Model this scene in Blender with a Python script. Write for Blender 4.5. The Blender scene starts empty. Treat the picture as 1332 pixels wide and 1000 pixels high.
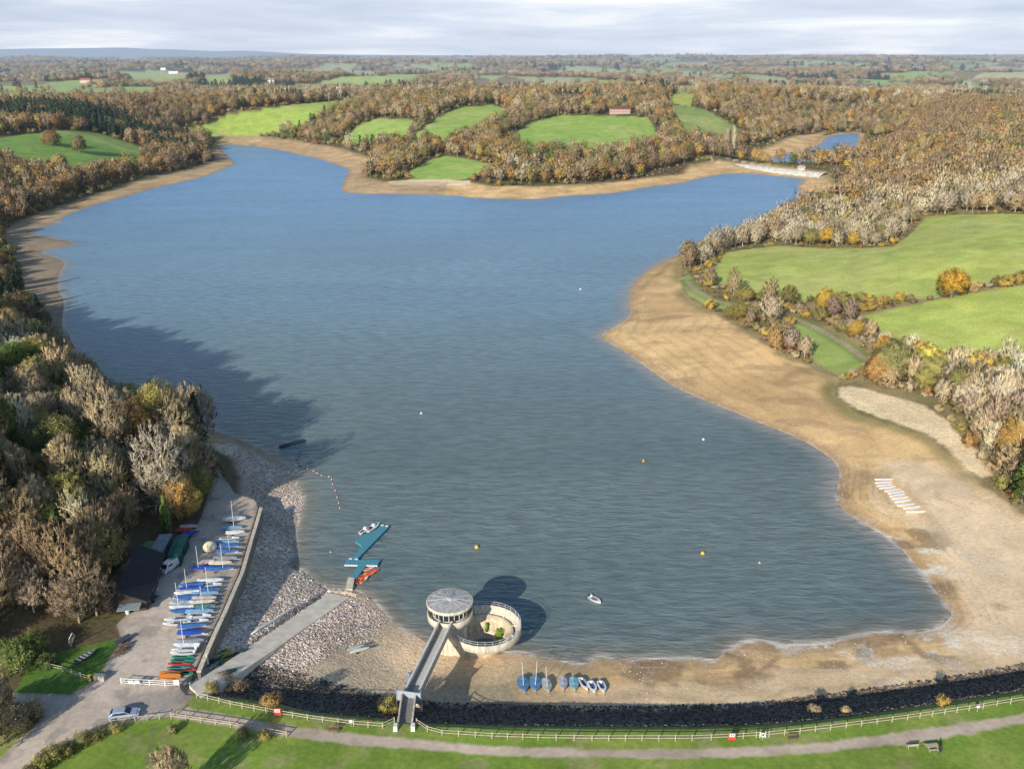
import bpy, math, random
import numpy as np
from mathutils import Vector
R = math.radians
rng = np.random.default_rng(7)
random.seed(11)
SC = bpy.context.scene
COL = SC.collection

# ------------------------------------------------------------------ camera
F, CX, CY, HC = 1210.0, 666.0, 500.0, 106.0
PT = math.atan(428 / F)
CP, SP = math.cos(PT), math.sin(PT)

def at(px, py, z=0.0):
    x = (px - CX) / F; y = -(py - CY) / F
    d = (x, CP + y * SP, -SP + y * CP)
    t = (z - HC) / d[2]
    return (d[0] * t, d[1] * t)

_at0 = at
def zplat(x, y):
    """level of the boat park: it falls gently away from the dam"""
    t = np.clip((np.asarray(y, float) - 140) / 58, 0, 1); t = t * t * (3 - 2 * t)
    return 8 - 3.2 * t * (np.asarray(x) < -30)

def atp(px, py, z=8.0):
    """point on the platform; z is counted as if the platform stood at 8 m"""
    x, y = _at0(px, py, z)
    for _ in range(6): x, y = _at0(px, py, z - 8 + float(zplat(x, y)))
    return (x, y)

def proj(x, y, z):
    dz = z - HC
    d = CP * y - SP * dz
    u = SP * y + CP * dz
    return CX + x / d * F, CY - u / d * F, d

cd = bpy.data.cameras.new('camera'); cam = bpy.data.objects.new('camera', cd); COL.objects.link(cam)
cam.location = (0, 0, HC); cam.rotation_euler = (math.pi / 2 - PT, 0, 0)
cd.sensor_width = 36; cd.lens = 36 * F / 1332; cd.clip_start = 1; cd.clip_end = 60000
SC.camera = cam
SC.view_settings.view_transform = 'Standard'; SC.view_settings.look = 'None'
SC.view_settings.exposure = 0; SC.view_settings.gamma = 1

# ------------------------------------------------------------------ numpy helpers
def sstep(a, b, x):
    t = np.clip((x - a) / (b - a), 0, 1); return t * t * (3 - 2 * t)

def _h(ix, iy, s):
    n = (ix.astype(np.int64) * 374761393 + iy.astype(np.int64) * 668265263 + s * 974634777) & 0xffffffff
    n = ((n ^ (n >> 13)) * 1274126177) & 0xffffffff
    return ((n ^ (n >> 16)) & 0xffff) / 65535.0

def vnoise(x, y, sc, s=0):
    x = np.asarray(x, float) / sc; y = np.asarray(y, float) / sc
    ix = np.floor(x); iy = np.floor(y); fx = x - ix; fy = y - iy
    fx = fx * fx * (3 - 2 * fx); fy = fy * fy * (3 - 2 * fy)
    a = _h(ix, iy, s); b = _h(ix + 1, iy, s); c = _h(ix, iy + 1, s); d = _h(ix + 1, iy + 1, s)
    return (a * (1 - fx) + b * fx) * (1 - fy) + (c * (1 - fx) + d * fx) * fy

def fbm(x, y, sc, s=0, o=4):
    r = 0; a = 1; t = 0
    for k in range(o):
        r = r + a * vnoise(x, y, sc / 2 ** k, s + 17 * k); t += a; a *= .5
    return r / t

def seg_dist2(x, y, P, closed=True):
    P = np.asarray(P, np.float32); x = np.asarray(x, np.float32); y = np.asarray(y, np.float32)
    best = np.full(x.shape, 1e12, np.float32); n = len(P)
    for i in range(n if closed else n - 1):
        ax, ay = P[i]; bx, by = P[(i + 1) % n]; dx, dy = bx - ax, by - ay
        L = dx * dx + dy * dy + 1e-9
        t = np.clip(((x - ax) * dx + (y - ay) * dy) / L, 0, 1)
        e = (x - ax - t * dx) ** 2 + (y - ay - t * dy) ** 2
        np.minimum(best, e, out=best)
    return best

def inside(x, y, P):
    ins = np.zeros(np.shape(x), bool); n = len(P)
    for i in range(n):
        ax, ay = P[i]; bx, by = P[(i + 1) % n]
        if ay == by: continue
        c = ((ay > y) != (by > y)) & (x < (bx - ax) * (y - ay) / (by - ay) + ax)
        ins ^= c
    return ins

def sdf(x, y, P, far=60.0):
    """signed distance, negative inside; capped at `far` away from the bounding box"""
    P = np.asarray(P, float); x = np.asarray(x, float); y = np.asarray(y, float)
    out = np.full(x.shape, far, float)
    m = (x > P[:, 0].min() - far) & (x < P[:, 0].max() + far) & (y > P[:, 1].min() - far) & (y < P[:, 1].max() + far)
    if m.any():
        xs, ys = x[m], y[m]
        d = np.sqrt(seg_dist2(xs, ys, P)); s = inside(xs, ys, P)
        out[m] = np.where(s, -d, d)
    return out

def chaikin(P, n=1):
    P = [tuple(p) for p in P]
    for _ in range(n):
        Q = []
        for i in range(len(P)):
            a = P[i]; b = P[(i + 1) % len(P)]
            Q.append((a[0] * .75 + b[0] * .25, a[1] * .75 + b[1] * .25)); Q.append((a[0] * .25 + b[0] * .75, a[1] * .25 + b[1] * .75))
        P = Q
    return P

# ------------------------------------------------------------------ plan of the place (outlines measured off the photograph, turned into metres)
lake_px = [(665,848),(640,852),(610,851),(580,850),(560,842),(545,828),(520,818),(497,795),(484,779),(470,771),(455,765),(440,768),(425,766),
 (407,755),(393,742),(382,741),(374,737),(372,732),(379,722),(381,710),(382,695),(386,679),(393,655),(393,642),(381,624),(374,605),(356,596),(340,584),
 (310,570),(285,562),(265,556),(235,563),(195,550),(150,510),(100,470),(84,440),(80,417),(85,392),(74,377),(76,357),(86,341),(68,334),(50,329),(61,325),(86,320),
 (94,318),(90,314),(61,309),(34,305),(47,298),(86,289),(77,287),(50,298),(110,270),(160,257),(207,243),(233,238),(267,230),(290,220),(310,213),(300,208),(290,198),(285,187),
 (347,192),(383,200),(417,207),(444,217),(456,221),(447,237),(443,247),(453,252),(533,253),(600,255),(613,258),(700,260),(733,255),(800,252),(844,243),(880,240),(920,230),(944,226),
 (980,226),(1040,232),(1048,234),(1036,242),(1040,248),(1072,253),(1024,262),(1008,270),(1000,280),(990,290),(965,303),(935,318),(921,323),(889,330),(860,341),(835,358),(820,375),
 (818,395),(822,410),(800,425),(780,436),(790,445),(820,462),(850,485),(880,505),(915,520),(960,538),(1000,555),(1040,570),(1065,585),(1085,600),(1093,615),(1088,635),(1090,655),
 (1100,668),(1130,685),(1165,705),(1190,735),(1215,765),(1237,795),(1238,801),(1222,816),(1190,823),(1150,822),(1100,829),(1075,836),(1048,837),(1012,837),(988,833),(970,832),
 (950,844),(935,854),(924,859),(900,857),(870,856),(830,859),(802,858),(785,854),(772,855),(762,866),(748,865),(735,861),(721,858),(705,858),(690,852)]
lake2_px = [(1008,204),(1024,200),(1055,194),(1071,186),(1075,178),(1095,174.5),(1119,173),(1115,186),(1111,194),(1095,200),(1075,207),(1040,213),(1000,211)]
LAKE = chaikin([at(*p) for p in lake_px], 1)
LAKE2 = chaikin([at(*p) for p in lake2_px], 1)

dam_px = [(252,903),(268,906),(310,911),(351,917),(405,929),(497,937),(560,944),(640,946),(800,948),(900,948),(1000,945),(1070,939),(1134,931),(1230,917),(1332,901),(1500,870)]
DAM = [at(x, y, 8) for x, y in dam_px] + [(260, 135), (260, -60), (-160, -60), (-120, 110)]
wall_px = [(255,903),(246,890),(258,868),(268,842),(290,795),(312,745),(325,700),(337,660),(333,648),(304,640),(286,612),(274,606),(255,640),(215,680),(160,735),(128,800),(60,852),(-150,890),(-150,1000),(255,1000)]
WALL = [atp(x, y, 8) for x, y in wall_px]
RUP = [at(246, 891, 8.05), at(330, 838, 4.6), at(428, 771, .35)]; RLO = [at(262, 908, 8.05), at(356, 845, 4.6), at(455, 776, .35)]
RAMP = RUP + RLO[::-1]; RMID = [((a[0] + b[0]) / 2, (a[1] + b[1]) / 2) for a, b in zip(RUP, RLO)]

CAUSE = [at(936, 211, 4), at(1000, 218, 4), at(1074, 226, 4)]

HILLS = [  # x, y, sx, sy, height
 (-160, 215, 60, 105, 25), (-520, 760, 200, 260, 24), (-700, 1250, 260, 260, 30),
 (-330, 1560, 240, 200, 14), (110, 1400, 380, 300, 27), (330, 1650, 380, 280, 17), (420, 1450, 200, 200, 6), (800, 1150, 300, 330, 22), (470, 760, 170, 260, 18),
 (230, 560, 120, 170, 12), (260, 330, 90, 120, 12)]

def height(x, y, full=False):
    x = np.asarray(x, float); y = np.asarray(y, float); shp = x.shape
    x = x.ravel(); y = y.ravel()
    near = y < 2200
    dl = np.full(x.shape, 900.0)
    xs, ys = x[near], y[near]
    d1 = np.sqrt(seg_dist2(xs, ys, LAKE)); i1 = inside(xs, ys, LAKE)
    d2 = np.sqrt(seg_dist2(xs, ys, LAKE2)); i2 = inside(xs, ys, LAKE2)
    d = np.minimum(np.where(i1, -d1, d1), np.where(i2, -d2, d2))
    dl[near] = d
    land = np.clip(dl, 0, None)
    h = np.where(dl > 0, 3.4 * (1 - np.exp(-land / 38)) + .25 * (fbm(x, y, 9, 3, 3) - .5) * sstep(1, 12, land), np.clip(dl * .1, -4, 0))
    leftbank = sstep(-40, -75, x) * sstep(420, 330, y)
    w = sstep(12, 170, land) * (1 - leftbank) + sstep(1, 38, land) * leftbank
    hh = 0
    for cx, cy, sx, sy, ht in HILLS:
        hh = hh + ht * np.exp(-((x - cx) / sx) ** 2 / 2 - ((y - cy) / sy) ** 2 / 2)
    h = h + hh * w + sstep(0, 300, land) * 6 * (fbm(x, y, 160, 5, 3) - .5)
    far = sstep(1500, 3600, y)
    h = h + far * 14 + sstep(3500, 9500, y) * 50 + sstep(1500, 2600, y) * ((fbm(x, y, 1100, 9, 4) - .5) * 70 + (fbm(x, y * 1.6, 420, 19, 2) - .5) * 26)
    h = h + sstep(4500, 8500, y) * (fbm(x, y * .35, 2300, 41, 3) - .5) * 52
    # causeway between the two sheets of water
    dc = np.full(x.shape, 99.0); dc[near] = np.sqrt(seg_dist2(xs, ys, CAUSE, False))
    h = np.maximum(h, np.where(dc < 30, 2.6 - np.clip(dc - 3, 0, None) * .3, -9))
    # boat park platform and dam
    nb = (y < 330) & (x < 330)
    e1 = np.full(x.shape, 60.0); e2 = np.full(x.shape, 60.0)
    if nb.any():
        e1[nb] = sdf(x[nb], y[nb], WALL, 90); e2[nb] = sdf(x[nb], y[nb], DAM, 90)
        e = np.minimum(e1, e2)[nb]
        hn = h[nb]
        hp = np.maximum(np.minimum(hn, zplat(x[nb], y[nb]) + .45 * np.clip(e, 0, None)), np.maximum(zplat(x[nb], y[nb]) - 5 * e1[nb], 8 - .56 * e2[nb] + .0))
        hp = np.where(e <= 0, zplat(x[nb], y[nb]), hp)
        h[nb] = hp
    # the stony shore climbs from the water to the foot of the boat park wall
    m = nb & (e1 > 0) & (e1 < 45) & (dl > 0) & (y < 250) & (x < 0)
    if m.any():
        t_ = dl[m] / (dl[m] + e1[m]); g_ = (zplat(x[m], y[m]) - 2.7) * t_ ** .8 * sstep(45, 18, e1[m]) * sstep(250, 225, y[m])
        h[m] = np.maximum(h[m], g_)
    m = nb & (x < -25) & (y > 120) & (y < 175)
    if m.any():      # the ground dips under the slipway slab
        dr = sdf(x[m], y[m], RAMP, 20); tr_ = np.clip((y[m] - RMID[0][1]) / (RMID[2][1] - RMID[0][1]), 0, 1)
        zr = np.interp(y[m], [p[1] for p in RMID], [8.05, 4.6, .35]); hm = h[m]
        h[m] = np.where((dr < 1.2) & (e2[m] > .3), np.minimum(hm, zr - .3), hm)
    if full:
        return h.reshape(shp), dl.reshape(shp), e1.reshape(shp), e2.reshape(shp), dc.reshape(shp)
    return h.reshape(shp)

_t = np.concatenate([np.linspace(105, 900, 240), np.geomspace(905, 14000, 160)])
def ground_pts(pts):
    """where the sight lines of a list of picture points meet the terrain: (n,3)"""
    out = []
    P = np.array(pts, float)
    X = (P[:, 0] - CX) / F; Y = -(P[:, 1] - CY) / F
    D = np.stack([X, CP + Y * SP, -SP + Y * CP], 1)
    gx = D[:, 0:1] * _t; gy = D[:, 1:2] * _t; gz = HC + D[:, 2:3] * _t
    hh = np.maximum(height(gx, gy), 0)
    below = gz < hh
    for i in range(len(P)):
        k = int(np.argmax(below[i])) if below[i].any() else len(_t) - 1
        k = max(k, 1)
        a = gz[i, k - 1] - hh[i, k - 1]; b = gz[i, k] - hh[i, k]
        f = a / (a - b) if a != b else 0
        t = _t[k - 1] + (_t[k] - _t[k - 1]) * min(max(f, 0), 1)
        out.append((D[i, 0] * t, D[i, 1] * t, HC + D[i, 2] * t))
    return out

def G(px, py):
    """ground point under one picture point, refined"""
    x, y, z = ground_pts([(px, py)])[0]
    for _ in range(4):
        z = max(float(height(np.array([x]), np.array([y]))[0]), 0)
        x2, y2 = at(px, py, z); x, y = (x + x2) / 2, (y + y2) / 2
    z = max(float(height(np.array([x]), np.array([y]))[0]), 0)
    return (x, y, z)

def hz(x, y):
    return float(height(np.array([x], float), np.array([y], float))[0])

fields_px = dict(
 upper=[(928,355),(943,328),(1011,319),(1090,323),(1162,321),(1184,305),(1206,282),(1260,279),(1332,279),(1480,283),(1480,350),(1332,362),(1263,368),(1213,386),(1119,385),(1062,388),(1004,385),(964,379),(932,364)],
 lower=[(1119,411),(1170,400),(1249,384),(1332,371),(1480,352),(1480,500),(1332,478),(1270,474),(1220,468),(1170,452),(1134,427)],
 track=[(1029,425),(1047,419),(1080,436),(1112,456),(1128,474),(1090,488),(1060,470),(1040,446)],
 strip=[(883,362),(896,357),(918,384),(945,395),(975,403),(979,410),(946,405),(915,396),(896,384)],
 g1=[(533,220),(560,208),(580,203),(610,207),(640,215),(633,223),(587,234),(533,233)],
 g2=[(657,173),(690,160),(730,150),(790,151),(844,153),(858,174),(835,182),(800,189),(793,193),(740,190),(687,187)],
 g3=[(562,147),(600,140),(640,137),(660,142),(647,152),(587,151)],
 g4=[(527,177),(567,157),(600,156),(633,158),(613,170),(575,176)],
 g5=[(443,177),(465,164),(490,155),(540,156),(527,170),(467,182)],
 g6=[(237,162),(300,148),(360,140),(444,131),(470,127),(470,136),(444,142),(387,160),(327,168),(270,170),(248,168)],
 g7=[(-120,176),(0,180),(67,170),(133,175),(180,190),(187,208),(127,218),(87,219),(53,214),(0,200),(-120,200)],
 g8=[(872,136),(920,144),(972,166),(945,171),(920,173),(896,170),(880,152)],
 g9=[(872,129),(886,120),(904,124),(898,134)],
 f1=[(380,106),(440,101),(500,98),(557,97),(562,103),(480,108),(400,112)],
 f2=[(153,93),(210,92),(267,95),(240,102),(170,101)],
 f3=[(1235,103),(1280,96),(1340,91),(1380,92),(1380,98),(1250,107)],
 f4=[(600,98),(650,97),(700,99),(640,103)],
 f6=[(262,99),(300,97),(304,107),(270,109)],
 f5=[(352,112),(420,106),(440,108),(375,115)],
 g0=[(-60,478),(6,480),(12,498),(-60,512)])
FIELDS = {}
DROP = dict(g1=3, g2=9, g3=8, g4=9, g5=9, g6=8, g7=7, g8=8, g9=5, f1=7, f2=9, f3=6, f4=5, f5=6, f6=5, upper=3, lower=5)
_all = []; _idx = {}
for k, v in fields_px.items():
    if k in DROP:      # the meadows run on behind the hedges at their lower side
        m_ = sum(p[1] for p in v) / len(v); v = [(p[0], p[1] + (DROP[k] if p[1] > m_ else 0)) for p in v]
    _idx[k] = (len(_all), len(v)); _all += v
_g = ground_pts(_all)
for k, (a, n) in _idx.items():
    FIELDS[k] = [(p[0], p[1]) for p in _g[a:a + n]]
beach_px = [(889,325),(885,355),(884,372),(895,390),(930,408),(960,425),(990,445),(1010,462),(1055,480),(1086,492),(1084,512),(1110,540),(1150,553),(1200,566),(1235,596),(1275,632),(1320,662),(1420,720),(1500,760),(1500,880),(1332,882),(1000,930),(700,930),(640,800),(900,600),(770,420)]
BEACH = [(p[0], p[1]) for p in ground_pts(beach_px)]
obeach_px = [(270,200),(283,177),(333,177),(383,183),(444,194),(482,206),(472,231),(500,237),(560,236),(613,238),(640,243),(700,243),(770,240),(824,234),(888,227),(900,214),(936,209),(1000,214),(1074,224),(1090,240),(1070,262),(1010,285),(800,300),(400,280)]
OBEACH = [(p[0], p[1]) for p in ground_pts(obeach_px)]
LBEACH = [(p[0], p[1]) for p in ground_pts([(310,214),(287,208),(233,224),(183,233),(133,250),(83,268),(33,285),(8,300),(12,322),(28,345),(30,372),(56,399),(74,418),(86,440),(110,400),(150,300),(310,225)])]
ubeach_px = [(990,196),(1010,186),(1040,176),(1072,172),(1060,196),(1015,208),(985,208)]
UBEACH = [(p[0], p[1]) for p in ground_pts(ubeach_px)]
pale_px = [(1140,600),(1175,596),(1215,598),(1245,620),(1290,650),(1340,675),(1340,860),(1250,850),(1215,840),(1245,800),(1230,760),(1200,720),(1240,690),(1215,672),(1190,655),(1160,625)]
PALE = [(p[0], p[1]) for p in ground_pts(pale_px)]
dune_px = [(1088,503),(1110,501),(1150,512),(1215,530),(1260,575),(1300,615),(1270,625),(1225,575),(1180,555),(1120,535),(1092,520)]
DUNE = chaikin([(p[0], p[1]) for p in ground_pts(dune_px)], 1)
dune2 = [(p[0], p[1]) for p in ground_pts([(503,236),(560,233),(613,235),(613,241),(560,242),(510,241)])]
road_px = [(-120,1080),(-60,1010),(0,986),(30,956),(52,936),(46,920),(15,913),(-60,918),(-60,903),(20,901),(92,903),(122,886),(135,868),(158,832),(152,812),(166,798),(182,790),(197,765),(206,738),(232,722),(248,700),(262,672),(272,640),(283,612),(306,640),(336,652),(334,664),(322,703),(309,748),(287,797),(265,843),(254,868),(244,890),(252,905),(225,931),(176,937),(144,942),(106,960),(68,980),(34,1003),(-20,1080)]
ROAD = [atp(x, y, 8) for x, y in road_px]
path_up = [(235,918),(254,923),(320,934),(389,946),(470,954),(560,963),(640,970),(760,974),(870,975),(1000,971),(1053,967),(1120,959),(1183,951),(1260,939),(1332,928),(1450,908)]
path_lo = [(1450,922),(1332,940),(1260,954),(1183,966),(1080,976),(972,983),(883,985),(760,985),(640,982),(560,975),(443,966),(373,956),(290,944),(222,932)]
PATH = [at(x, y, 8) for x, y in path_up + path_lo]
lawn_px = [(40,860),(90,845),(158,829),(135,868),(118,888),(90,903),(20,901)]
LAWN = [at(x, y, 8) for x, y in lawn_px]
stone_px = [(255,905),(250,880),(300,800),(330,700),(300,600),(258,588),(300,568),(350,590),(385,605),(400,640),(395,740),(440,760),(490,780),(500,800),(480,830),(430,850),(400,885),(330,900),(280,905)]
STONE = [(p[0], p[1]) for p in [at(x, y, 1.5) for x, y in stone_px]]
FARTRK = chaikin([(p[0], p[1]) for p in ground_pts([(893,365),(905,378),(930,391),(970,401),(1000,410),(1035,415),(1070,431),(1100,448),(1130,470)])], 0)

# ------------------------------------------------------------------ materials
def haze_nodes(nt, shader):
    """haze painted into the surface as pale blue emission, stronger away from the origin"""
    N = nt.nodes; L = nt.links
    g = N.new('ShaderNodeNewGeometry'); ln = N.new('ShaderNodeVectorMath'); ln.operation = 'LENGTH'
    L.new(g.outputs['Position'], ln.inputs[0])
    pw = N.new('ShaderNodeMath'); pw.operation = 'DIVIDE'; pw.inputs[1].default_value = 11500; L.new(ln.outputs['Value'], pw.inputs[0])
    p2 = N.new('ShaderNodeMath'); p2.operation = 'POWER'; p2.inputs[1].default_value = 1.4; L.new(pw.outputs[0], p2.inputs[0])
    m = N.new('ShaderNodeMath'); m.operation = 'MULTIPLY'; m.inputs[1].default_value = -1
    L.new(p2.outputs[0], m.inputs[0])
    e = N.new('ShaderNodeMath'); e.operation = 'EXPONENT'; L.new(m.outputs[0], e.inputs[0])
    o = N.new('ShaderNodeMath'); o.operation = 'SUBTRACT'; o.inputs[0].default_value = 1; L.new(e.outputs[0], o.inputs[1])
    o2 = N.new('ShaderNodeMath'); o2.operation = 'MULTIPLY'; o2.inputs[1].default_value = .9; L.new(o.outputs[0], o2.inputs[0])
    em = N.new('ShaderNodeEmission'); em.inputs[0].default_value = (.44, .54, .70, 1); em.inputs[1].default_value = 1  # blue glow standing in for hazy air
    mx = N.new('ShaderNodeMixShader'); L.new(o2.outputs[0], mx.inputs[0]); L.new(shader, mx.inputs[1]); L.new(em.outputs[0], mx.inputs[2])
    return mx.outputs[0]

def newmat(name):
    m = bpy.data.materials.new(name); m.use_nodes = True; nt = m.node_tree
    b = nt.nodes['Principled BSDF']; o = nt.nodes['Material Output']
    return m, nt, b, o

_cache = {}
def paint(name, col, rough=.6, metal=0, var=.12, scale=3.0, bump=.0, spec=.5, alpha=None, streak=0):
    key = (name, tuple(col), rough, metal)
    if key in _cache: return _cache[key]
    m, nt, b, o = newmat(name); N = nt.nodes; L = nt.links
    t = N.new('ShaderNodeTexCoord'); n = N.new('ShaderNodeTexNoise'); n.inputs['Scale'].default_value = scale; n.inputs['Detail'].default_value = 5
    L.new(t.outputs['Object'], n.inputs['Vector'])
    mr = N.new('ShaderNodeMapRange'); mr.inputs['From Min'].default_value = .3; mr.inputs['From Max'].default_value = .7
    mr.inputs['To Min'].default_value = 1 - var * 1.6; mr.inputs['To Max'].default_value = 1 + var
    L.new(n.outputs['Fac'], mr.inputs['Value'])
    mul = N.new('ShaderNodeVectorMath'); mul.operation = 'SCALE'; mul.inputs[0].default_value = col[:3]
    L.new(mr.outputs[0], mul.inputs['Scale']); L.new(mul.outputs[0], b.inputs['Base Color'])
    if streak:      # rain and tide stains running down the face
        mp = N.new('ShaderNodeMapping'); mp.inputs['Scale'].default_value = (1.7, 1.7, .16); L.new(t.outputs['Object'], mp.inputs[0])
        n2 = N.new('ShaderNodeTexNoise'); n2.inputs['Scale'].default_value = 1.6; n2.inputs['Detail'].default_value = 6; L.new(mp.outputs[0], n2.inputs[0])
        m2 = N.new('ShaderNodeMapRange'); m2.inputs[1].default_value = .42; m2.inputs[2].default_value = .68; m2.inputs[3].default_value = 1; m2.inputs[4].default_value = 1 - streak; L.new(n2.outputs['Fac'], m2.inputs[0])
        mm = N.new('ShaderNodeMath'); mm.operation = 'MULTIPLY'; L.new(mr.outputs[0], mm.inputs[0]); L.new(m2.outputs[0], mm.inputs[1]); L.new(mm.outputs[0], mul.inputs['Scale'])
    b.inputs['Roughness'].default_value = rough; b.inputs['Metallic'].default_value = metal
    b.inputs['Specular IOR Level'].default_value = spec
    if bump:
        bp = N.new('ShaderNodeBump'); bp.inputs['Strength'].default_value = bump; bp.inputs['Distance'].default_value = .05
        L.new(n.outputs['Fac'], bp.inputs['Height']); L.new(bp.outputs[0], b.inputs['Normal'])
    _cache[key] = m
    return m

def ground_mat():
    m, nt, b, o = newmat('ground_cover'); N = nt.nodes; L = nt.links
    a = N.new('ShaderNodeAttribute'); a.attribute_name = 'col'
    s = N.new('ShaderNodeAttribute'); s.attribute_name = 'stony'
    g = N.new('ShaderNodeNewGeometry')
    n1 = N.new('ShaderNodeTexNoise'); n1.inputs['Scale'].default_value = 1.1; n1.inputs['Detail'].default_value = 7; n1.inputs['Roughness'].default_value = .72
    n2 = N.new('ShaderNodeTexNoise'); n2.inputs['Scale'].default_value = .085; n2.inputs['Detail'].default_value = 5; n2.inputs['Distortion'].default_value = .6
    for n in (n1, n2): L.new(g.outputs['Position'], n.inputs['Vector'])
    r1 = N.new('ShaderNodeMapRange'); r1.inputs[1].default_value = .3; r1.inputs[2].default_value = .7; r1.inputs[3].default_value = .66; r1.inputs[4].default_value = 1.34
    r2 = N.new('ShaderNodeMapRange'); r2.inputs[1].default_value = .3; r2.inputs[2].default_value = .7; r2.inputs[3].default_value = .82; r2.inputs[4].default_value = 1.16
    mo = N.new('ShaderNodeAttribute'); mo.attribute_name = 'mott'; nm_ = N.new('ShaderNodeMix'); nm_.data_type = 'FLOAT'; nm_.inputs['A'].default_value = .5; L.new(mo.outputs['Fac'], nm_.inputs['Factor']); L.new(n1.outputs['Fac'], nm_.inputs['B'])
    L.new(nm_.outputs['Result'], r1.inputs[0]); L.new(n2.outputs['Fac'], r2.inputs[0])
    v = N.new('ShaderNodeTexVoronoi'); v.inputs['Scale'].default_value = 2.3; L.new(g.outputs['Position'], v.inputs['Vector'])
    sx = N.new('ShaderNodeSeparateColor'); L.new(v.outputs['Color'], sx.inputs[0])
    r3 = N.new('ShaderNodeMapRange'); r3.inputs[3].default_value = .45; r3.inputs[4].default_value = 1.45; L.new(sx.outputs[0], r3.inputs[0])
    mm = N.new('ShaderNodeMath'); mm.operation = 'MULTIPLY'; L.new(r1.outputs[0], mm.inputs[0]); L.new(r2.outputs[0], mm.inputs[1])
    mx = N.new('ShaderNodeMix'); mx.data_type = 'FLOAT'; mx.inputs['A'].default_value = 1; L.new(s.outputs['Fac'], mx.inputs['Factor']); L.new(r3.outputs[0], mx.inputs['B'])
    m2 = N.new('ShaderNodeMath'); m2.operation = 'MULTIPLY'; L.new(mm.outputs[0], m2.inputs[0]); L.new(mx.outputs['Result'], m2.inputs[1])
    sc = N.new('ShaderNodeVectorMath'); sc.operation = 'SCALE'; L.new(a.outputs['Color'], sc.inputs[0]); L.new(m2.outputs[0], sc.inputs['Scale'])
    L.new(sc.outputs[0], b.inputs['Base Color'])
    b.inputs['Roughness'].default_value = .95; b.inputs['Specular IOR Level'].default_value = .15
    bp = N.new('ShaderNodeBump'); bp.inputs['Distance'].default_value = .16; bp.inputs['Strength'].default_value = .7
    hs = N.new('ShaderNodeMath'); hs.operation = 'MULTIPLY_ADD'; L.new(v.outputs['Distance'], hs.inputs[0]); 
    ng = N.new('ShaderNodeMath'); ng.operation = 'MULTIPLY'; ng.inputs[1].default_value = -2.2; L.new(s.outputs['Fac'], ng.inputs[0])
    L.new(ng.outputs[0], hs.inputs[1]); L.new(nm_.outputs['Result'], hs.inputs[2])
    L.new(hs.outputs[0], bp.inputs['Height']); L.new(bp.outputs[0], b.inputs['Normal'])
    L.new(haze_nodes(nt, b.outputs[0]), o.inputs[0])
    return m

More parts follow.
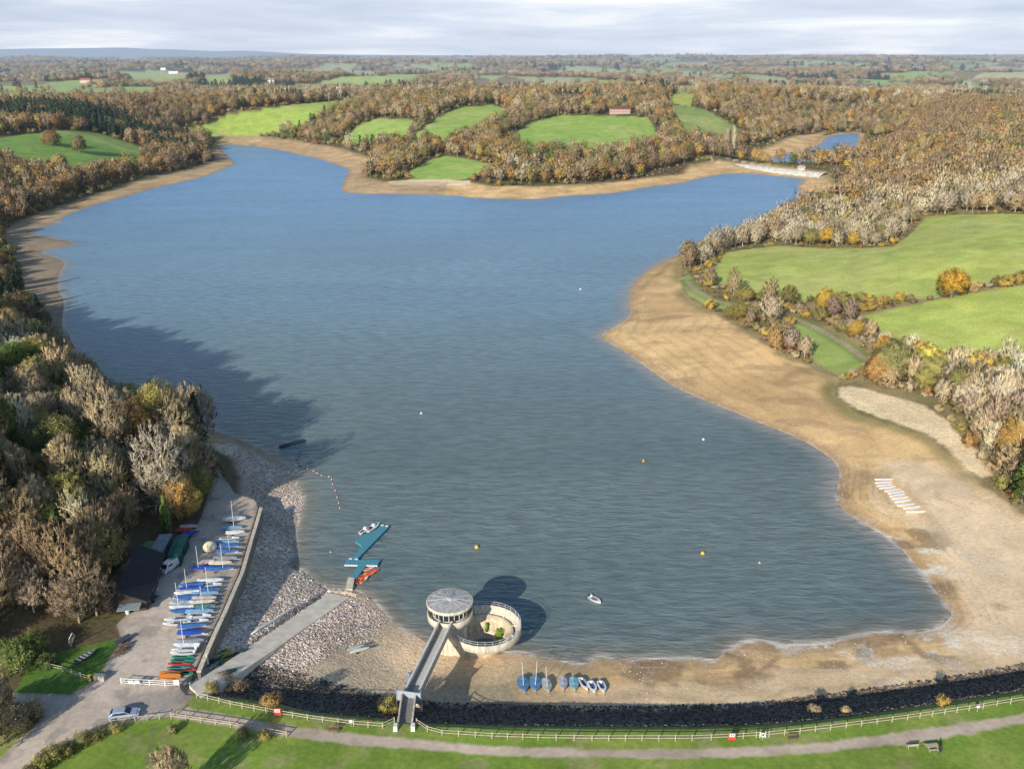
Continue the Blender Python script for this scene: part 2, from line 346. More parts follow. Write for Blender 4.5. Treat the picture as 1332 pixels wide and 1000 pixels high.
def water_mat():
    m, nt, b, o = newmat('lake_water'); N = nt.nodes; L = nt.links
    a = N.new('ShaderNodeAttribute'); a.attribute_name = 'col'
    g = N.new('ShaderNodeNewGeometry')
    def mapped(rz, sx, sy):
        mp = N.new('ShaderNodeMapping'); mp.inputs['Rotation'].default_value = (0, 0, rz); mp.inputs['Scale'].default_value = (sx, sy, 1)
        L.new(g.outputs['Position'], mp.inputs['Vector']); return mp
    w1 = N.new('ShaderNodeTexNoise'); w1.inputs['Scale'].default_value = 1; w1.inputs['Detail'].default_value = 4; w1.inputs['Roughness'].default_value = .6; w1.inputs['Distortion'].default_value = .4
    L.new(mapped(R(-10), .16, .55).outputs[0], w1.inputs['Vector'])
    w2 = N.new('ShaderNodeTexNoise'); w2.inputs['Scale'].default_value = 1; w2.inputs['Detail'].default_value = 3
    L.new(mapped(R(14), .5, 1.3).outputs[0], w2.inputs['Vector'])
    w3 = N.new('ShaderNodeTexNoise'); w3.inputs['Scale'].default_value = 1; w3.inputs['Detail'].default_value = 5; w3.inputs['Distortion'].default_value = 1.5
    L.new(mapped(R(-28), .008, .017).outputs[0], w3.inputs['Vector'])
    ad = N.new('ShaderNodeMath'); ad.operation = 'MULTIPLY_ADD'; ad.inputs[1].default_value = .35; L.new(w2.outputs['Fac'], ad.inputs[0]); L.new(w1.outputs['Fac'], ad.inputs[2])
    r = N.new('ShaderNodeMapRange'); r.inputs[1].default_value = .35; r.inputs[2].default_value = .65; r.inputs[3].default_value = .55; r.inputs[4].default_value = .95
    L.new(w3.outputs['Fac'], r.inputs[0])
    bp = N.new('ShaderNodeBump'); bp.inputs['Distance'].default_value = .9; L.new(r.outputs[0], bp.inputs['Strength'])
    vl = N.new('ShaderNodeVectorMath'); vl.operation = 'LENGTH'; L.new(g.outputs['Position'], vl.inputs[0])
    fd_ = N.new('ShaderNodeMapRange'); fd_.inputs[1].default_value = 140; fd_.inputs[2].default_value = 700; fd_.inputs[3].default_value = .8; fd_.inputs[4].default_value = .22; L.new(vl.outputs['Value'], fd_.inputs[0])
    L.new(fd_.outputs[0], bp.inputs['Distance'])
    fr_ = N.new('ShaderNodeMapRange'); fr_.inputs[1].default_value = 140; fr_.inputs[2].default_value = 700; fr_.inputs[3].default_value = .14; fr_.inputs[4].default_value = .34; L.new(vl.outputs['Value'], fr_.inputs[0]); L.new(fr_.outputs[0], b.inputs['Roughness'])
    L.new(ad.outputs[0], bp.inputs['Height']); L.new(bp.outputs[0], b.inputs['Normal'])
    r4 = N.new('ShaderNodeMapRange'); r4.inputs[1].default_value = .3; r4.inputs[2].default_value = .7; r4.inputs[3].default_value = .88; r4.inputs[4].default_value = 1.1; L.new(w3.outputs['Fac'], r4.inputs[0])
    r5 = N.new('ShaderNodeMapRange'); r5.inputs[1].default_value = .35; r5.inputs[2].default_value = .65; r5.inputs[3].default_value = .8; r5.inputs[4].default_value = 1.2; L.new(w1.outputs['Fac'], r5.inputs[0])
    pm = N.new('ShaderNodeMath'); pm.operation = 'MULTIPLY'; L.new(r4.outputs[0], pm.inputs[0]); L.new(r5.outputs[0], pm.inputs[1])
    sc = N.new('ShaderNodeVectorMath'); sc.operation = 'SCALE'; L.new(a.outputs['Color'], sc.inputs[0]); L.new(pm.outputs[0], sc.inputs['Scale'])
    L.new(sc.outputs[0], b.inputs['Base Color'])
    b.inputs['Roughness'].default_value = .16; b.inputs['IOR'].default_value = 1.33
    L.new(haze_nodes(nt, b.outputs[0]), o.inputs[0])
    return m

def foliage_mat(name, trans=0.0, sub=(1, 1, 1), round_=False):
    m, nt, b, o = newmat(name); N = nt.nodes; L = nt.links
    a = N.new('ShaderNodeAttribute'); a.attribute_type = 'INSTANCER'; a.attribute_name = 'tint'
    s = N.new('ShaderNodeAttribute'); s.attribute_name = 'shade'
    sc = N.new('ShaderNodeVectorMath'); sc.operation = 'SCALE'; L.new(a.outputs['Color'], sc.inputs[0]); L.new(s.outputs['Fac'], sc.inputs['Scale'])
    mv = N.new('ShaderNodeVectorMath'); mv.operation = 'MULTIPLY'; mv.inputs[1].default_value = sub; L.new(sc.outputs[0], mv.inputs[0])
    L.new(mv.outputs[0], b.inputs['Base Color']); b.inputs['Roughness'].default_value = .85; b.inputs['Specular IOR Level'].default_value = .15
    sh = b.outputs[0]
    if round_:      # leaves and twigs take the light like the clump they belong to
        na_ = N.new('ShaderNodeAttribute'); na_.attribute_name = 'nrm'; vt = N.new('ShaderNodeVectorTransform'); vt.vector_type = 'NORMAL'; vt.convert_from = 'OBJECT'; vt.convert_to = 'WORLD'
        L.new(na_.outputs['Vector'], vt.inputs[0]); nn = N.new('ShaderNodeVectorMath'); nn.operation = 'NORMALIZE'; L.new(vt.outputs[0], nn.inputs[0])
        gg = N.new('ShaderNodeNewGeometry'); ma = N.new('ShaderNodeVectorMath'); ma.operation = 'MULTIPLY_ADD'; ma.inputs[1].default_value = (.35, .35, .35); L.new(gg.outputs['Normal'], ma.inputs[0]); L.new(nn.outputs[0], ma.inputs[2])
        n3 = N.new('ShaderNodeVectorMath'); n3.operation = 'NORMALIZE'; L.new(ma.outputs[0], n3.inputs[0]); L.new(n3.outputs[0], b.inputs['Normal'])
    if trans:
        t = N.new('ShaderNodeBsdfTranslucent'); L.new(mv.outputs[0], t.inputs[0])
        mx = N.new('ShaderNodeMixShader'); mx.inputs[0].default_value = trans; L.new(sh, mx.inputs[1]); L.new(t.outputs[0], mx.inputs[2]); sh = mx.outputs[0]
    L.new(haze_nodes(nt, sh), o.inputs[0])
    return m

MG = ground_mat(); MW = water_mat()
M_TWIG = foliage_mat('twigs', 0, (1, 1, 1), True); M_LEAF = foliage_mat('leaves', .12, (1, 1, 1), True)
M_BARK = foliage_mat('bark', 0, (.8, .8, .85))

# ------------------------------------------------------------------ mesh helpers
def mesh_np(name, V, Fs, mats, midx=None, attrs=None, smooth=False):
    """Fs: array (n,4) or (n,3)"""
    V = np.asarray(V, np.float32); Fs = np.asarray(Fs, np.int32)
    me = bpy.data.meshes.new(name); n, k = Fs.shape
    me.vertices.add(len(V)); me.vertices.foreach_set('co', V.ravel())
    me.loops.add(n * k); me.loops.foreach_set('vertex_index', Fs.ravel())
    me.polygons.add(n); me.polygons.foreach_set('loop_start', np.arange(0, n * k, k, dtype=np.int32))
    try: me.polygons.foreach_set('loop_total', np.full(n, k, np.int32))
    except Exception: pass
    for m in mats: me.materials.append(m)
    if midx is not None: me.polygons.foreach_set('material_index', np.asarray(midx, np.int32))
    me.polygons.foreach_set('use_smooth', np.full(n, smooth))
    for nm, (ty, arr) in (attrs or {}).items():
        at_ = me.attributes.new(nm, ty, 'POINT')
        if ty == 'FLOAT_COLOR': at_.data.foreach_set('color', np.asarray(arr, np.float32).ravel())
        elif ty == 'FLOAT_VECTOR': at_.data.foreach_set('vector', np.asarray(arr, np.float32).ravel())
        else: at_.data.foreach_set('value', np.asarray(arr, np.float32).ravel())
    me.update(calc_edges=True); me.validate()
    return me

def link(name, me, parent=None):
    o = bpy.data.objects.new(name, me); COL.objects.link(o)
    if parent is not None: o.parent = parent
    return o

def tag(o, label=None, cat=None, group=None, kind=None):
    if label: o['label'] = label
    if cat: o['category'] = cat
    if group: o['group'] = group
    if kind: o['kind'] = kind
    return o

def thing(name, label, cat, loc=(0, 0, 0), rz=0, group=None):
    o = bpy.data.objects.new(name, None); COL.objects.link(o); o.empty_display_size = .3
    o.location = loc; o.rotation_euler = (0, 0, rz)
    return tag(o, label, cat, group)

class MB:
    def __init__(s): s.v = []; s.f = []; s.m = []
    def add(s, vs, fs, m=0):
        b = len(s.v); s.v += [tuple(v) for v in vs]; s.f += [tuple(i + b for i in f) for f in fs]; s.m += [m] * len(fs); return s
    def box(s, c, d, rz=0, m=0, taper=1.0):
        x, y, z = c; a, b, h = d[0] / 2, d[1] / 2, d[2] / 2; ca, sa = math.cos(rz), math.sin(rz); vs = []
        for k in (-1, 1):
            t = taper if k > 0 else 1
            for (i, j) in ((-1, -1), (1, -1), (1, 1), (-1, 1)):
                px, py = i * a * t, j * b * t; vs.append((x + px * ca - py * sa, y + px * sa + py * ca, z + k * h))
        return s.add(vs, [(3, 2, 1, 0), (4, 5, 6, 7), (0, 1, 5, 4), (1, 2, 6, 5), (2, 3, 7, 6), (3, 0, 4, 7)], m)
    def prism(s, poly, z0, z1, m=0):
        a = sum(poly[i][0] * poly[(i + 1) % len(poly)][1] - poly[(i + 1) % len(poly)][0] * poly[i][1] for i in range(len(poly)))
        if a < 0: poly = poly[::-1]
        n = len(poly); vs = [(p[0], p[1], z0) for p in poly] + [(p[0], p[1], z1) for p in poly]
        return s.add(vs, [tuple(range(n))[::-1], tuple(range(n, 2 * n))] + [(i, (i + 1) % n, n + (i + 1) % n, n + i) for i in range(n)], m)
    def tube(s, pts, rad, n=6, m=0, caps=True):
        P = [Vector(p) for p in pts]; rad = rad if isinstance(rad, (list, tuple)) else [rad] * len(P); vs = []
        for i, p in enumerate(P):
            d = (P[min(i + 1, len(P) - 1)] - P[max(i - 1, 0)]).normalized()
            u = d.cross(Vector((0, 0, 1)) if abs(d.z) < .9 else Vector((1, 0, 0))).normalized(); w = d.cross(u)
            for k in range(n):
                a = 2 * math.pi * k / n; vs.append(p + (u * math.cos(a) + w * math.sin(a)) * rad[i])
        fs = []
        for i in range(len(P) - 1):
            for k in range(n): fs.append((i * n + k, i * n + (k + 1) % n, (i + 1) * n + (k + 1) % n, (i + 1) * n + k)[::-1])
        if caps: fs += [tuple(range(n)), tuple(range((len(P) - 1) * n, len(P) * n))[::-1]]
        return s.add(vs, fs, m)
    def lathe(s, prof, n=32, c=(0, 0, 0), a0=0, a1=360, m=0):
        full = abs(a1 - a0) >= 360; k = n if full else n + 1; vs = []
        for (r, z) in prof:
            for i in range(k):
                a = R(a0 + (a1 - a0) * i / n); vs.append((c[0] + r * math.cos(a), c[1] + r * math.sin(a), c[2] + z))
        fs = []
        for j in range(len(prof) - 1):
            for i in range(n):
                i2 = (i + 1) % k if full else i + 1
                fs.append((j * k + i, j * k + i2, (j + 1) * k + i2, (j + 1) * k + i))
        return s.add(vs, fs, m)
    def build(s, name, mats, parent=None, smooth=False, bevel=0):
        me = bpy.data.meshes.new(name); me.from_pydata(s.v, [], s.f)
        mats = mats if isinstance(mats, (list, tuple)) else [mats]
        for m in mats: me.materials.append(m)
        me.polygons.foreach_set('material_index', s.m)
        me.polygons.foreach_set('use_smooth', [smooth] * len(me.polygons)); me.update()
        o = link(name, me, parent)
        if bevel:
            b = o.modifiers.new('bevel', 'BEVEL'); b.width = bevel; b.segments = 2; b.limit_method = 'ANGLE'
        return o
# ------------------------------------------------------------------ terrain sheet
ys = []
py = 1120.0
while py > 84:
    ys.append((HC - 5) / math.tan(PT + math.atan((py - CY) / F))); py -= 1.45 if py > 300 else 1.1
yy = ys[-1]
while yy < 17000:
    yy += min(max(30, yy * .016), 170); ys.append(yy)
ys = np.array([60, 66, 72, 78, 83] + [v for v in ys if v > 84])
us = np.concatenate([-1 - np.linspace(1, .04, 26) ** 1.5 * 1.0, np.linspace(-1, 1, 860), 1 + np.linspace(.04, 1, 14) ** 1.5 * .5])
NU = len(us)
Yg, Ug = np.meshgrid(ys, us, indexing='ij')
Xg = Ug * (Yg * .60 + 30) + np.where(np.abs(Ug) > 1, np.sign(Ug) * (np.abs(Ug) - 1) * 220, 0)
Z, DL, E1, E2, DC = height(Xg, Yg, True)
x = Xg.ravel(); y = Yg.ravel(); z = Z.ravel(); dl = DL.ravel(); e1 = E1.ravel(); e2 = E2.ravel(); dc = DC.ravel()
n_lo = fbm(x, y, 40, 21); n_mid = fbm(x, y, 8, 22); n_hi = fbm(x, y, 2.2, 23, 3)
col = np.empty((len(x), 3)); col[:] = (.15, .115, .06)
zone = np.zeros(len(x), np.int8); stony = np.zeros(len(x))
def mixc(mask, c):
    global col
    m = np.clip(mask, 0, 1)[:, None]; col = col * (1 - m) + np.asarray(c) * m
floor_green = sstep(.5, .62, n_lo)
mixc((y < 640) * (x > 60) * 1.0, (.36, .28, .14)); mixc(floor_green * .6, (.15, .16, .055))
# far patchwork of meadows
fg = fbm(x, y * .5, 420, 207, 3); cell = _h(np.floor((x + y * .25) / 210), np.floor((y - x * .2) / 420), 5)
farm = (y > 1500) * sstep(.515, .53, fg); mixc(farm * (cell > .25), (.40, .50, .17)); mixc(farm * (cell > .7), (.52, .50, .27)); mixc(farm * (cell < .25), (.3, .25, .16))
# fields
fd = np.full(len(x), 60.0)
GRASS = {'upper': (.52, .57, .14), 'lower': (.48, .55, .13), 'track': (.36, .45, .12), 'strip': (.32, .40, .11), 'g8': (.28, .36, .11), 'g9': (.50, .54, .12), 'g0': (.36, .5, .09), 'g7': (.22, .36, .08), 'f3': (.62, .58, .34), 'f1': (.44, .56, .2), 'f2': (.46, .52, .22), 'f4': (.46, .54, .22), 'f5': (.45, .55, .18), 'f6': (.45, .52, .2), 'g6': (.40, .52, .10)}
for k, P in FIELDS.items():
    d = sdf(x, y, P, 60); fd = np.minimum(fd, d)
    c = np.array(GRASS.get(k, (.34, .50, .10)))
    w = 2.5 if P[0][1] < 800 else 5
    mixc(sstep(w * .3, -w * .3, d), c)
    mixc(sstep(0, -1, d) * sstep(.5, .75, n_mid) * .35, c * (1.15, .95, 1.1))
for k, ang in (('upper', .12), ('lower', .2), ('g2', .1), ('g6', .4)):
    dd_ = sdf(x, y, FIELDS[k], 10); mixc((dd_ < 0) * sstep(.2, .9, np.sin((y * math.cos(ang) - x * math.sin(ang)) / (1.35 if k in ('upper', 'lower') else 4) + (n_lo - .5) * 3)) * .16, (.36, .48, .08))
mixc((fd < 0) * sstep(.5, .7, n_lo) * .38, (.58, .54, .2)); mixc((fd < 0) * sstep(.58, .7, fbm(x, y, 16, 88)) * .35, (.34, .44, .10)); mixc((fd < 0) * sstep(-5, -1, fd) * sstep(.4, .6, n_mid) * .3, (.3, .33, .1))
zone[fd < 0] = 2
# beaches
bd = np.minimum(np.minimum(sdf(x, y, BEACH, 60), sdf(x, y, OBEACH, 60)), sdf(x, y, UBEACH, 60))
bd = np.minimum(bd, sdf(x, y, LBEACH, 60)); bd = np.minimum(bd, dl - (7 + 5 * n_mid)); wid = np.where(y < 560, 1.5, 5)
bm = sstep(1, -1, (bd + (n_mid - .5) * 4) / wid) * (e1 > 0) * (e2 > 0)
sand = np.array((.88, .585, .27))
mixc(bm, sand)
mixc(bm * sstep(.46, .64, n_lo) * .5, (.56, .355, .165))
mixc(bm * sstep(.55, .7, fbm(x, y * 1.8, 14, 44)) * .45, (.40, .25, .14))
mixc(bm * sstep(5, -1, -bd - 2) * sstep(.45, .6, n_lo) * .6, (.24, .23, .08))
dp = sdf(x, y, PALE, 40); mixc(bm * sstep(2, -4, dp + (n_mid - .5) * 6) * .9, (.95, .71, .44))
for P in (DUNE, dune2):
    dd = sdf(x, y, P, 40); mixc(sstep(.5, -1.2, dd + (n_hi - .5) * 2), (.93, .72, .43))
olive = np.abs(sdf(x, y, DUNE, 40)); mixc(bm * sstep(7, 2, olive) * (sdf(x, y, DUNE, 40) > .5) * (y > 190) * .6, (.22, .21, .07))
mixc(bm * sstep(5.5, .3, dl) * .75, (.46, .30, .165))         # wet rim
mixc(bm * sstep(1.2, .3, dl) * sstep(.35, .5, n_hi) * (y < 400) * .5, (.7, .64, .55))
# pebbles and shell banks on the dam foreshore
fore = bm * sstep(240, 200, y) * sstep(0, 22, x)
sp = sstep(.50, .62, fbm(x, y, 3.0, 51, 3)) * sstep(.4, .55, fbm(x * .6, y, 14, 52))
mixc(fore * sp * sstep(22, 10, dl) * sstep(10, 45, x) * .8, (.95, .85, .68)); stony = np.maximum(stony, fore * sp * .2)
mixc(fore * sstep(7, 9, dl) * .6, (.88, .66, .42))
mixc(fore * sstep(.56, .66, fbm(x, y, 9, 61)) * sstep(14, 8, dl) * .6, (.2, .13, .08))
mixc(bm * (x < -100) * (y > 240) * (y < 620) * .75, (.27, .215, .16))  # shaded strata of the far left shore, painted in as darker brown
lines = np.sin(dl * 1.15 + (n_lo - .5) * 14 + (n_mid - .5) * 3); mixc(bm * sstep(.35, .95, lines) * sstep(.4, .6, fbm(x, y, 30, 71)) * .28 * (y < 900), (.42, .28, .15))
sl_ = np.abs(np.sin(dl * 1.9 + (n_lo - .5) * 10 + (n_mid - .5) * 2.5)); mixc(bm * (y < 420) * sstep(.975, .995, sl_) * sstep(18, 6, dl) * sstep(.42, .55, n_mid) * .5, (.40, .27, .16)); mixc(bm * (y < 420) * sstep(.12, .04, sl_) * sstep(14, 5, dl) * .3, (.95, .78, .55))
zone[(bm > .5)] = 1
# stony bank by the slipway
sd = sdf(x, y, STONE, 60)
st = sstep(2, -2, sd + (n_mid - .5) * 5) * (e1 > 0) * (e2 > 0) * (y < 330)
mixc(st, (.78, .62, .48)); mixc(st * sstep(.5, .7, n_mid) * .5, (.46, .34, .24))
stony = np.maximum(stony, st); zone[(st > .5)] = 5
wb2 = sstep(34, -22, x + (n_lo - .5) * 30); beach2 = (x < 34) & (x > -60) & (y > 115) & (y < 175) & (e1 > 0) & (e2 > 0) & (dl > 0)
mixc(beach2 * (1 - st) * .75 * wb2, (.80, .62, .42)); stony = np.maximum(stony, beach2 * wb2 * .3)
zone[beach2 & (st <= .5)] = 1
# left bank mud strata, deep shade painted in as darker brown
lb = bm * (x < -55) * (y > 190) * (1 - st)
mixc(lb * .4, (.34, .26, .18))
# causeway
cm = sstep(13, 11, dc) * (y > 700)
mixc(cm * (dc > 8), (.6, .5, .36))
# dam face: stone pitching
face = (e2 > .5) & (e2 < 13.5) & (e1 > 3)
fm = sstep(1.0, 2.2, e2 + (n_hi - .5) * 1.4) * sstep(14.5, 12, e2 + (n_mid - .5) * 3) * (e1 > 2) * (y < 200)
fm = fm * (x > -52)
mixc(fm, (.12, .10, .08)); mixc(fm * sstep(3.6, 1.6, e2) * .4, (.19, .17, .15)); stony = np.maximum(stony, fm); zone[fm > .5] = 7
# grass of the dam crest, lawn
plat = np.minimum(e1, e2)
gm = sstep(1.9, .9, e2 + (n_hi - .5) * 1.6) * (y < 160)
mixc(gm, (.22, .32, .05)); mixc(gm * sstep(.48, .62, n_mid) * .55, (.34, .38, .09)); mixc(gm * sstep(.5, .62, n_hi) * .35, (.17, .27, .04))
mixc(gm * sstep(.62, .7, fbm(x, y, 5, 97)) * .4, (.40, .34, .18)); crest = gm * sstep(-3, 0.5, e2); mixc(crest * .5, (.22, .24, .09))
zone[gm > .5] = 8
ld = sdf(x, y, LAWN, 30); mixc(sstep(.5, -.3, ld), (.12, .22, .04)); zone[ld < 0] = 8
tr = np.abs(x - (at(203, 940, 8)[0] + (y - 118) * -.25)); mixc(gm * sstep(.9, .3, tr + n_hi * .5) * (y < 119) * .7, (.26, .22, .12))
# tarmac
rd = sdf(x, y, ROAD, 30)
tar = np.array((.62, .51, .40))
mixc(sstep(.18, -.18, rd), tar); ins = rd < 0
mixc(ins * sstep(.5, .7, n_lo) * .35, (.38, .32, .27)); mixc(ins * sstep(.55, .7, n_mid) * .25, (.58, .49, .39))
mixc(ins * sstep(.3, .1, np.abs(fbm(x, y, 6, 77, 3) - .5) * 4) * .2, (.28, .24, .2))
trk_ = np.abs(np.sin((x * .92 + y * .2) * 1.3 + n_lo * 6)); mixc(ins * sstep(.2, .05, trk_) * sstep(.45, .6, n_lo) * .25, (.38, .32, .27)); mixc(ins * sstep(.62, .68, fbm(x, y, 3.5, 95)) * .5, (.3, .26, .22))
patch = sdf(x, y, [at(*p, 8) for p in [(150,905),(236,893),(250,905),(225,925),(165,925)]], 10); mixc(sstep(1, -1, patch) * .5, (.30, .27, .25))
mixc(ins * sstep(1.2, 0, -rd) * .3, (.2, .18, .12))
zone[ins] = 3; stony[ins] = 0
pd = sdf(x, y, PATH, 30)
mixc(sstep(.45, -.35, pd + (n_hi - .5) * .9), (.62, .49, .37)); pi_ = pd < 0
mixc(pi_ * sstep(.5, .62, n_mid) * .4, (.32, .24, .19)); zone[pi_ & ~ins] = 4
ft = np.sqrt(seg_dist2(x, y, FARTRK, False)); nt_ = (y < 620) & (x > 60)
mixc(sstep(1.7, .9, ft) * nt_, (.42, .35, .22)); mixc(sstep(4, 2.5, ft) * nt_ * (ft > 1.2) * .6, (.2, .27, .07))
# spur road
zone[dl < -.01] = np.where(zone[dl < -.01] == 0, 1, zone[dl < -.01])

mott = np.ones(len(x)); mott[ins] = .5; mott[pi_] = .45; mott[zone == 8] = .7; mott[zone == 2] = .7; mott[(zone == 1)] = .6
NR = len(ys)
idx = np.arange(NR * NU).reshape(NR, NU)
quads = np.stack([idx[:-1, :-1], idx[:-1, 1:], idx[1:, 1:], idx[1:, :-1]], -1).reshape(-1, 4)
zq = zone[quads[:, 0]]
rgba = np.concatenate([col, np.ones((len(col), 1))], 1)
V3 = np.stack([x, y, z], 1)
keep = ~((dl[quads].max(1) < -25))           # the bed of the open lake is never seen through the murky water
names = {0: 'ground', 1: 'beach', 2: 'field', 3: 'road', 4: 'footpath', 5: 'stony_shore', 6: 'causeway', 7: 'stone_embankment', 8: 'grass'}
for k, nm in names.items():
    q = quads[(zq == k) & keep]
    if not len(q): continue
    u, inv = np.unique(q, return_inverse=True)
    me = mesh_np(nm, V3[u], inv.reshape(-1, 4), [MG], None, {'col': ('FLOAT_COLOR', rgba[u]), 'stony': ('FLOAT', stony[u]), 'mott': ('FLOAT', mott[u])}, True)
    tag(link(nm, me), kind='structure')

# causeway of pale stone between the two lakes
mbc = MB(); nC = 60; cp_ = []
for i in range(nC + 1):
    t = i / nC * 2; k = min(int(t), 1); f_ = t - k; cp_.append((CAUSE[k][0] + (CAUSE[k + 1][0] - CAUSE[k][0]) * f_, CAUSE[k][1] + (CAUSE[k + 1][1] - CAUSE[k][1]) * f_))
vs = []
for i, (a_, b_) in enumerate(cp_):
    p = cp_[max(i - 1, 0)]; q = cp_[min(i + 1, nC)]; L_ = math.hypot(q[0] - p[0], q[1] - p[1]); n_ = (-(q[1] - p[1]) / L_, (q[0] - p[0]) / L_)
    for o_, z_ in ((-15, -.6), (-9, 1.6), (-3, 4.3), (3, 4.35), (9, 2.2), (14, -.5)):
        j = o_ + .5 * math.sin(i * 1.7 + o_); vs.append((a_ + n_[0] * j, b_ + n_[1] * j, z_ + .12 * math.sin(i * 2.3 + o_)))
mbc.add(vs, [(i * 6 + j, (i + 1) * 6 + j, (i + 1) * 6 + j + 1, i * 6 + j + 1) for i in range(nC) for j in range(5)])
tag(mbc.build('causeway', paint('causeway_stone', (.80, .72, .58), .95, var=.2, scale=.35, bump=.4), None, True), kind='structure')
# water sheet
wy = ys[(ys > 130) & (ys < 1700)]
us2 = np.linspace(-1, 1, 500)
Yw, Uw = np.meshgrid(wy, us2, indexing='ij'); Xw = Uw * (Yw * .62 + 20)
_, DW, w1_, w2_, wc_ = height(Xw, Yw, True); dw = DW.ravel(); xw = Xw.ravel(); yw = Yw.ravel()
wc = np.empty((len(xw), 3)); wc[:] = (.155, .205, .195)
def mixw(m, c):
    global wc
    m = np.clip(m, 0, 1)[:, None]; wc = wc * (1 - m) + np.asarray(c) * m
mixw(sstep(230, 480, yw), (.19, .305, .385)); mixw(sstep(450, 850, yw), (.20, .36, .54))  # bluer with distance: reflected sky painted into the water colour
mixw(sstep(-9, 0, dw) * (yw < 600) * .55, (.27, .23, .165))
mixw(sstep(-2.5, -.2, dw) * (yw < 600) * .7, (.40, .32, .22))
mixw(sstep(-7, -1, dw) * (xw > 20) * (yw > 175) * (yw < 520) * .5, (.36, .35, .32))
foam = sstep(-1.2, -.1, dw) * sstep(.42, .55, fbm(xw, yw, 2.5, 91)) * (yw < 215)
mixw(foam * .8, (.62, .6, .55))
i2 = np.arange(Xw.size).reshape(Xw.shape); q = np.stack([i2[:-1, :-1], i2[:-1, 1:], i2[1:, 1:], i2[1:, :-1]], -1).reshape(-1, 4)
q = q[dw[q].min(1) < 1.0]; u, inv = np.unique(q, return_inverse=True)
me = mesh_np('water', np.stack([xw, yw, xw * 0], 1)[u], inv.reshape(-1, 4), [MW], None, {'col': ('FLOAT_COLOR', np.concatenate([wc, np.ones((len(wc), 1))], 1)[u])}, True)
tag(link('water', me), kind='structure')

# ridge on the horizon, haze blue painted into its base colour
mh, nt, b, o = newmat('far_hill'); b.inputs['Base Color'].default_value = (.22, .27, .33, 1); b.inputs['Roughness'].default_value = 1
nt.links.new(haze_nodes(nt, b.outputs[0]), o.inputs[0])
vs = []; fs = []; pts = [(-13000, 60), (-9500, 200), (-8400, 215), (-7600, 222), (-6900, 232), (-6400, 205), (-5900, 196), (-5300, 172), (-4700, 178), (-4200, 150), (-3600, 128), (-2600, 112), (-1200, 106), (600, 100), (2600, 108), (5200, 112), (9000, 118), (13000, 120)]
hx = np.linspace(-13000, 13000, 200); hv = np.interp(hx, [p[0] for p in pts], [p[1] for p in pts]) + (fbm(hx, hx * 0, 700, 31) - .5) * 16
for k, (dy, f) in enumerate(((-2600, 0), (-1400, .62), (0, 1), (1500, .5))):
    for i in range(200): vs.append((hx[i], 17500 + dy, 20 + (hv[i] - 20) * f if f else 40))
for k in range(3):
    for i in range(199): fs.append((k * 200 + i, k * 200 + i + 1, (k + 1) * 200 + i + 1, (k + 1) * 200 + i))
tag(link('hills', mesh_np('hills', vs, fs, [mh], None, None, True)), kind='structure')

# ------------------------------------------------------------------ rocks on the shore (uncountable)
def rocks(name, label, xs, ys_, sizes, cols, mat_rough=.9):
    n = len(xs); zs = height(xs, ys_)
    ico = np.array([(0, 0, 1), (.9, 0, .25), (.28, .85, .3), (-.72, .53, .2), (-.72, -.53, .3), (.28, -.85, .2), (0, 0, -.6)])
    fc = np.array([(0, 1, 2), (0, 2, 3), (0, 3, 4), (0, 4, 5), (0, 5, 1), (6, 2, 1), (6, 3, 2), (6, 4, 3), (6, 5, 4), (6, 1, 5)])
    a = rng.uniform(0, 6.28, n); V = ico[None] * (1 + rng.uniform(-.3, .3, (n, 7, 3)))
    V = V * sizes[:, None, None] * np.stack([rng.uniform(.7, 1.3, n), rng.uniform(.7, 1.3, n), rng.uniform(.45, .8, n)], 1)[:, None, :]
    c, s = np.cos(a)[:, None], np.sin(a)[:, None]
    X = V[..., 0] * c - V[..., 1] * s + xs[:, None]; Y = V[..., 0] * s + V[..., 1] * c + ys_[:, None]; Zr = V[..., 2] + zs[:, None] + sizes[:, None] * .1
    vv = np.stack([X, Y, Zr], -1).reshape(-1, 3); ff = (fc[None] + (np.arange(n) * 7)[:, None, None]).reshape(-1, 3)
    cc = np.repeat(np.concatenate([cols, np.ones((n, 1))], 1), 7, 0)
    me = mesh_np(name, vv, ff, [MG], None, {'col': ('FLOAT_COLOR', cc), 'mott': ('FLOAT', np.full(len(cc), .5))})
    return tag(link(name, me), label, 'stones', kind='stuff')
def scatter(n, x0, x1, y0, y1, test):
    X = rng.uniform(x0, x1, n); Y = rng.uniform(y0, y1, n); m = test(X, Y); return X[m], Y[m]
def t_stone(X, Y):
    h, d, a, b_, c = height(X, Y, True)
    return (sdf(X, Y, STONE, 60) < 1) & (a > .9) & (b_ > 9) & (sdf(X, Y, RAMP, 20) > .3) & (d > -.6) & (fbm(X, Y, 5, 8, 2) > .36)
X, Y = scatter(46000, -64, -14, 122, 262, t_stone)
g = rng.uniform(.28, 1.0, len(X))[:, None]
rocks('shore_stones', 'pale pinkish loose stones covering the shore beside the slipway', X, Y, rng.uniform(.08, .2, len(X)) * rng.choice([.8, 1, 1.7], len(X), p=[.5, .42, .08]), np.array((.97, .79, .63)) * g + .02)
def t_face(X, Y):
    h, d, a, b_, c = height(X, Y, True)
    return (b_ > 1.6) & (b_ < 14.2) & (a > 2.5) & (X > -50)
X, Y = scatter(60000, -55, 125, 110, 160, t_face)
g = rng.uniform(.35, 1.5, len(X))[:, None]
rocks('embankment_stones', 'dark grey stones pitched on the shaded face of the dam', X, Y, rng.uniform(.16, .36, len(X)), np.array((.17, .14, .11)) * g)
def t_fore(X, Y):
    h, d, a, b_, c = height(X, Y, True)
    return (b_ > 13) & (d > .1) & (d < 16) & (fbm(X, Y, 3, 51, 3) > .5) & (X > 20)
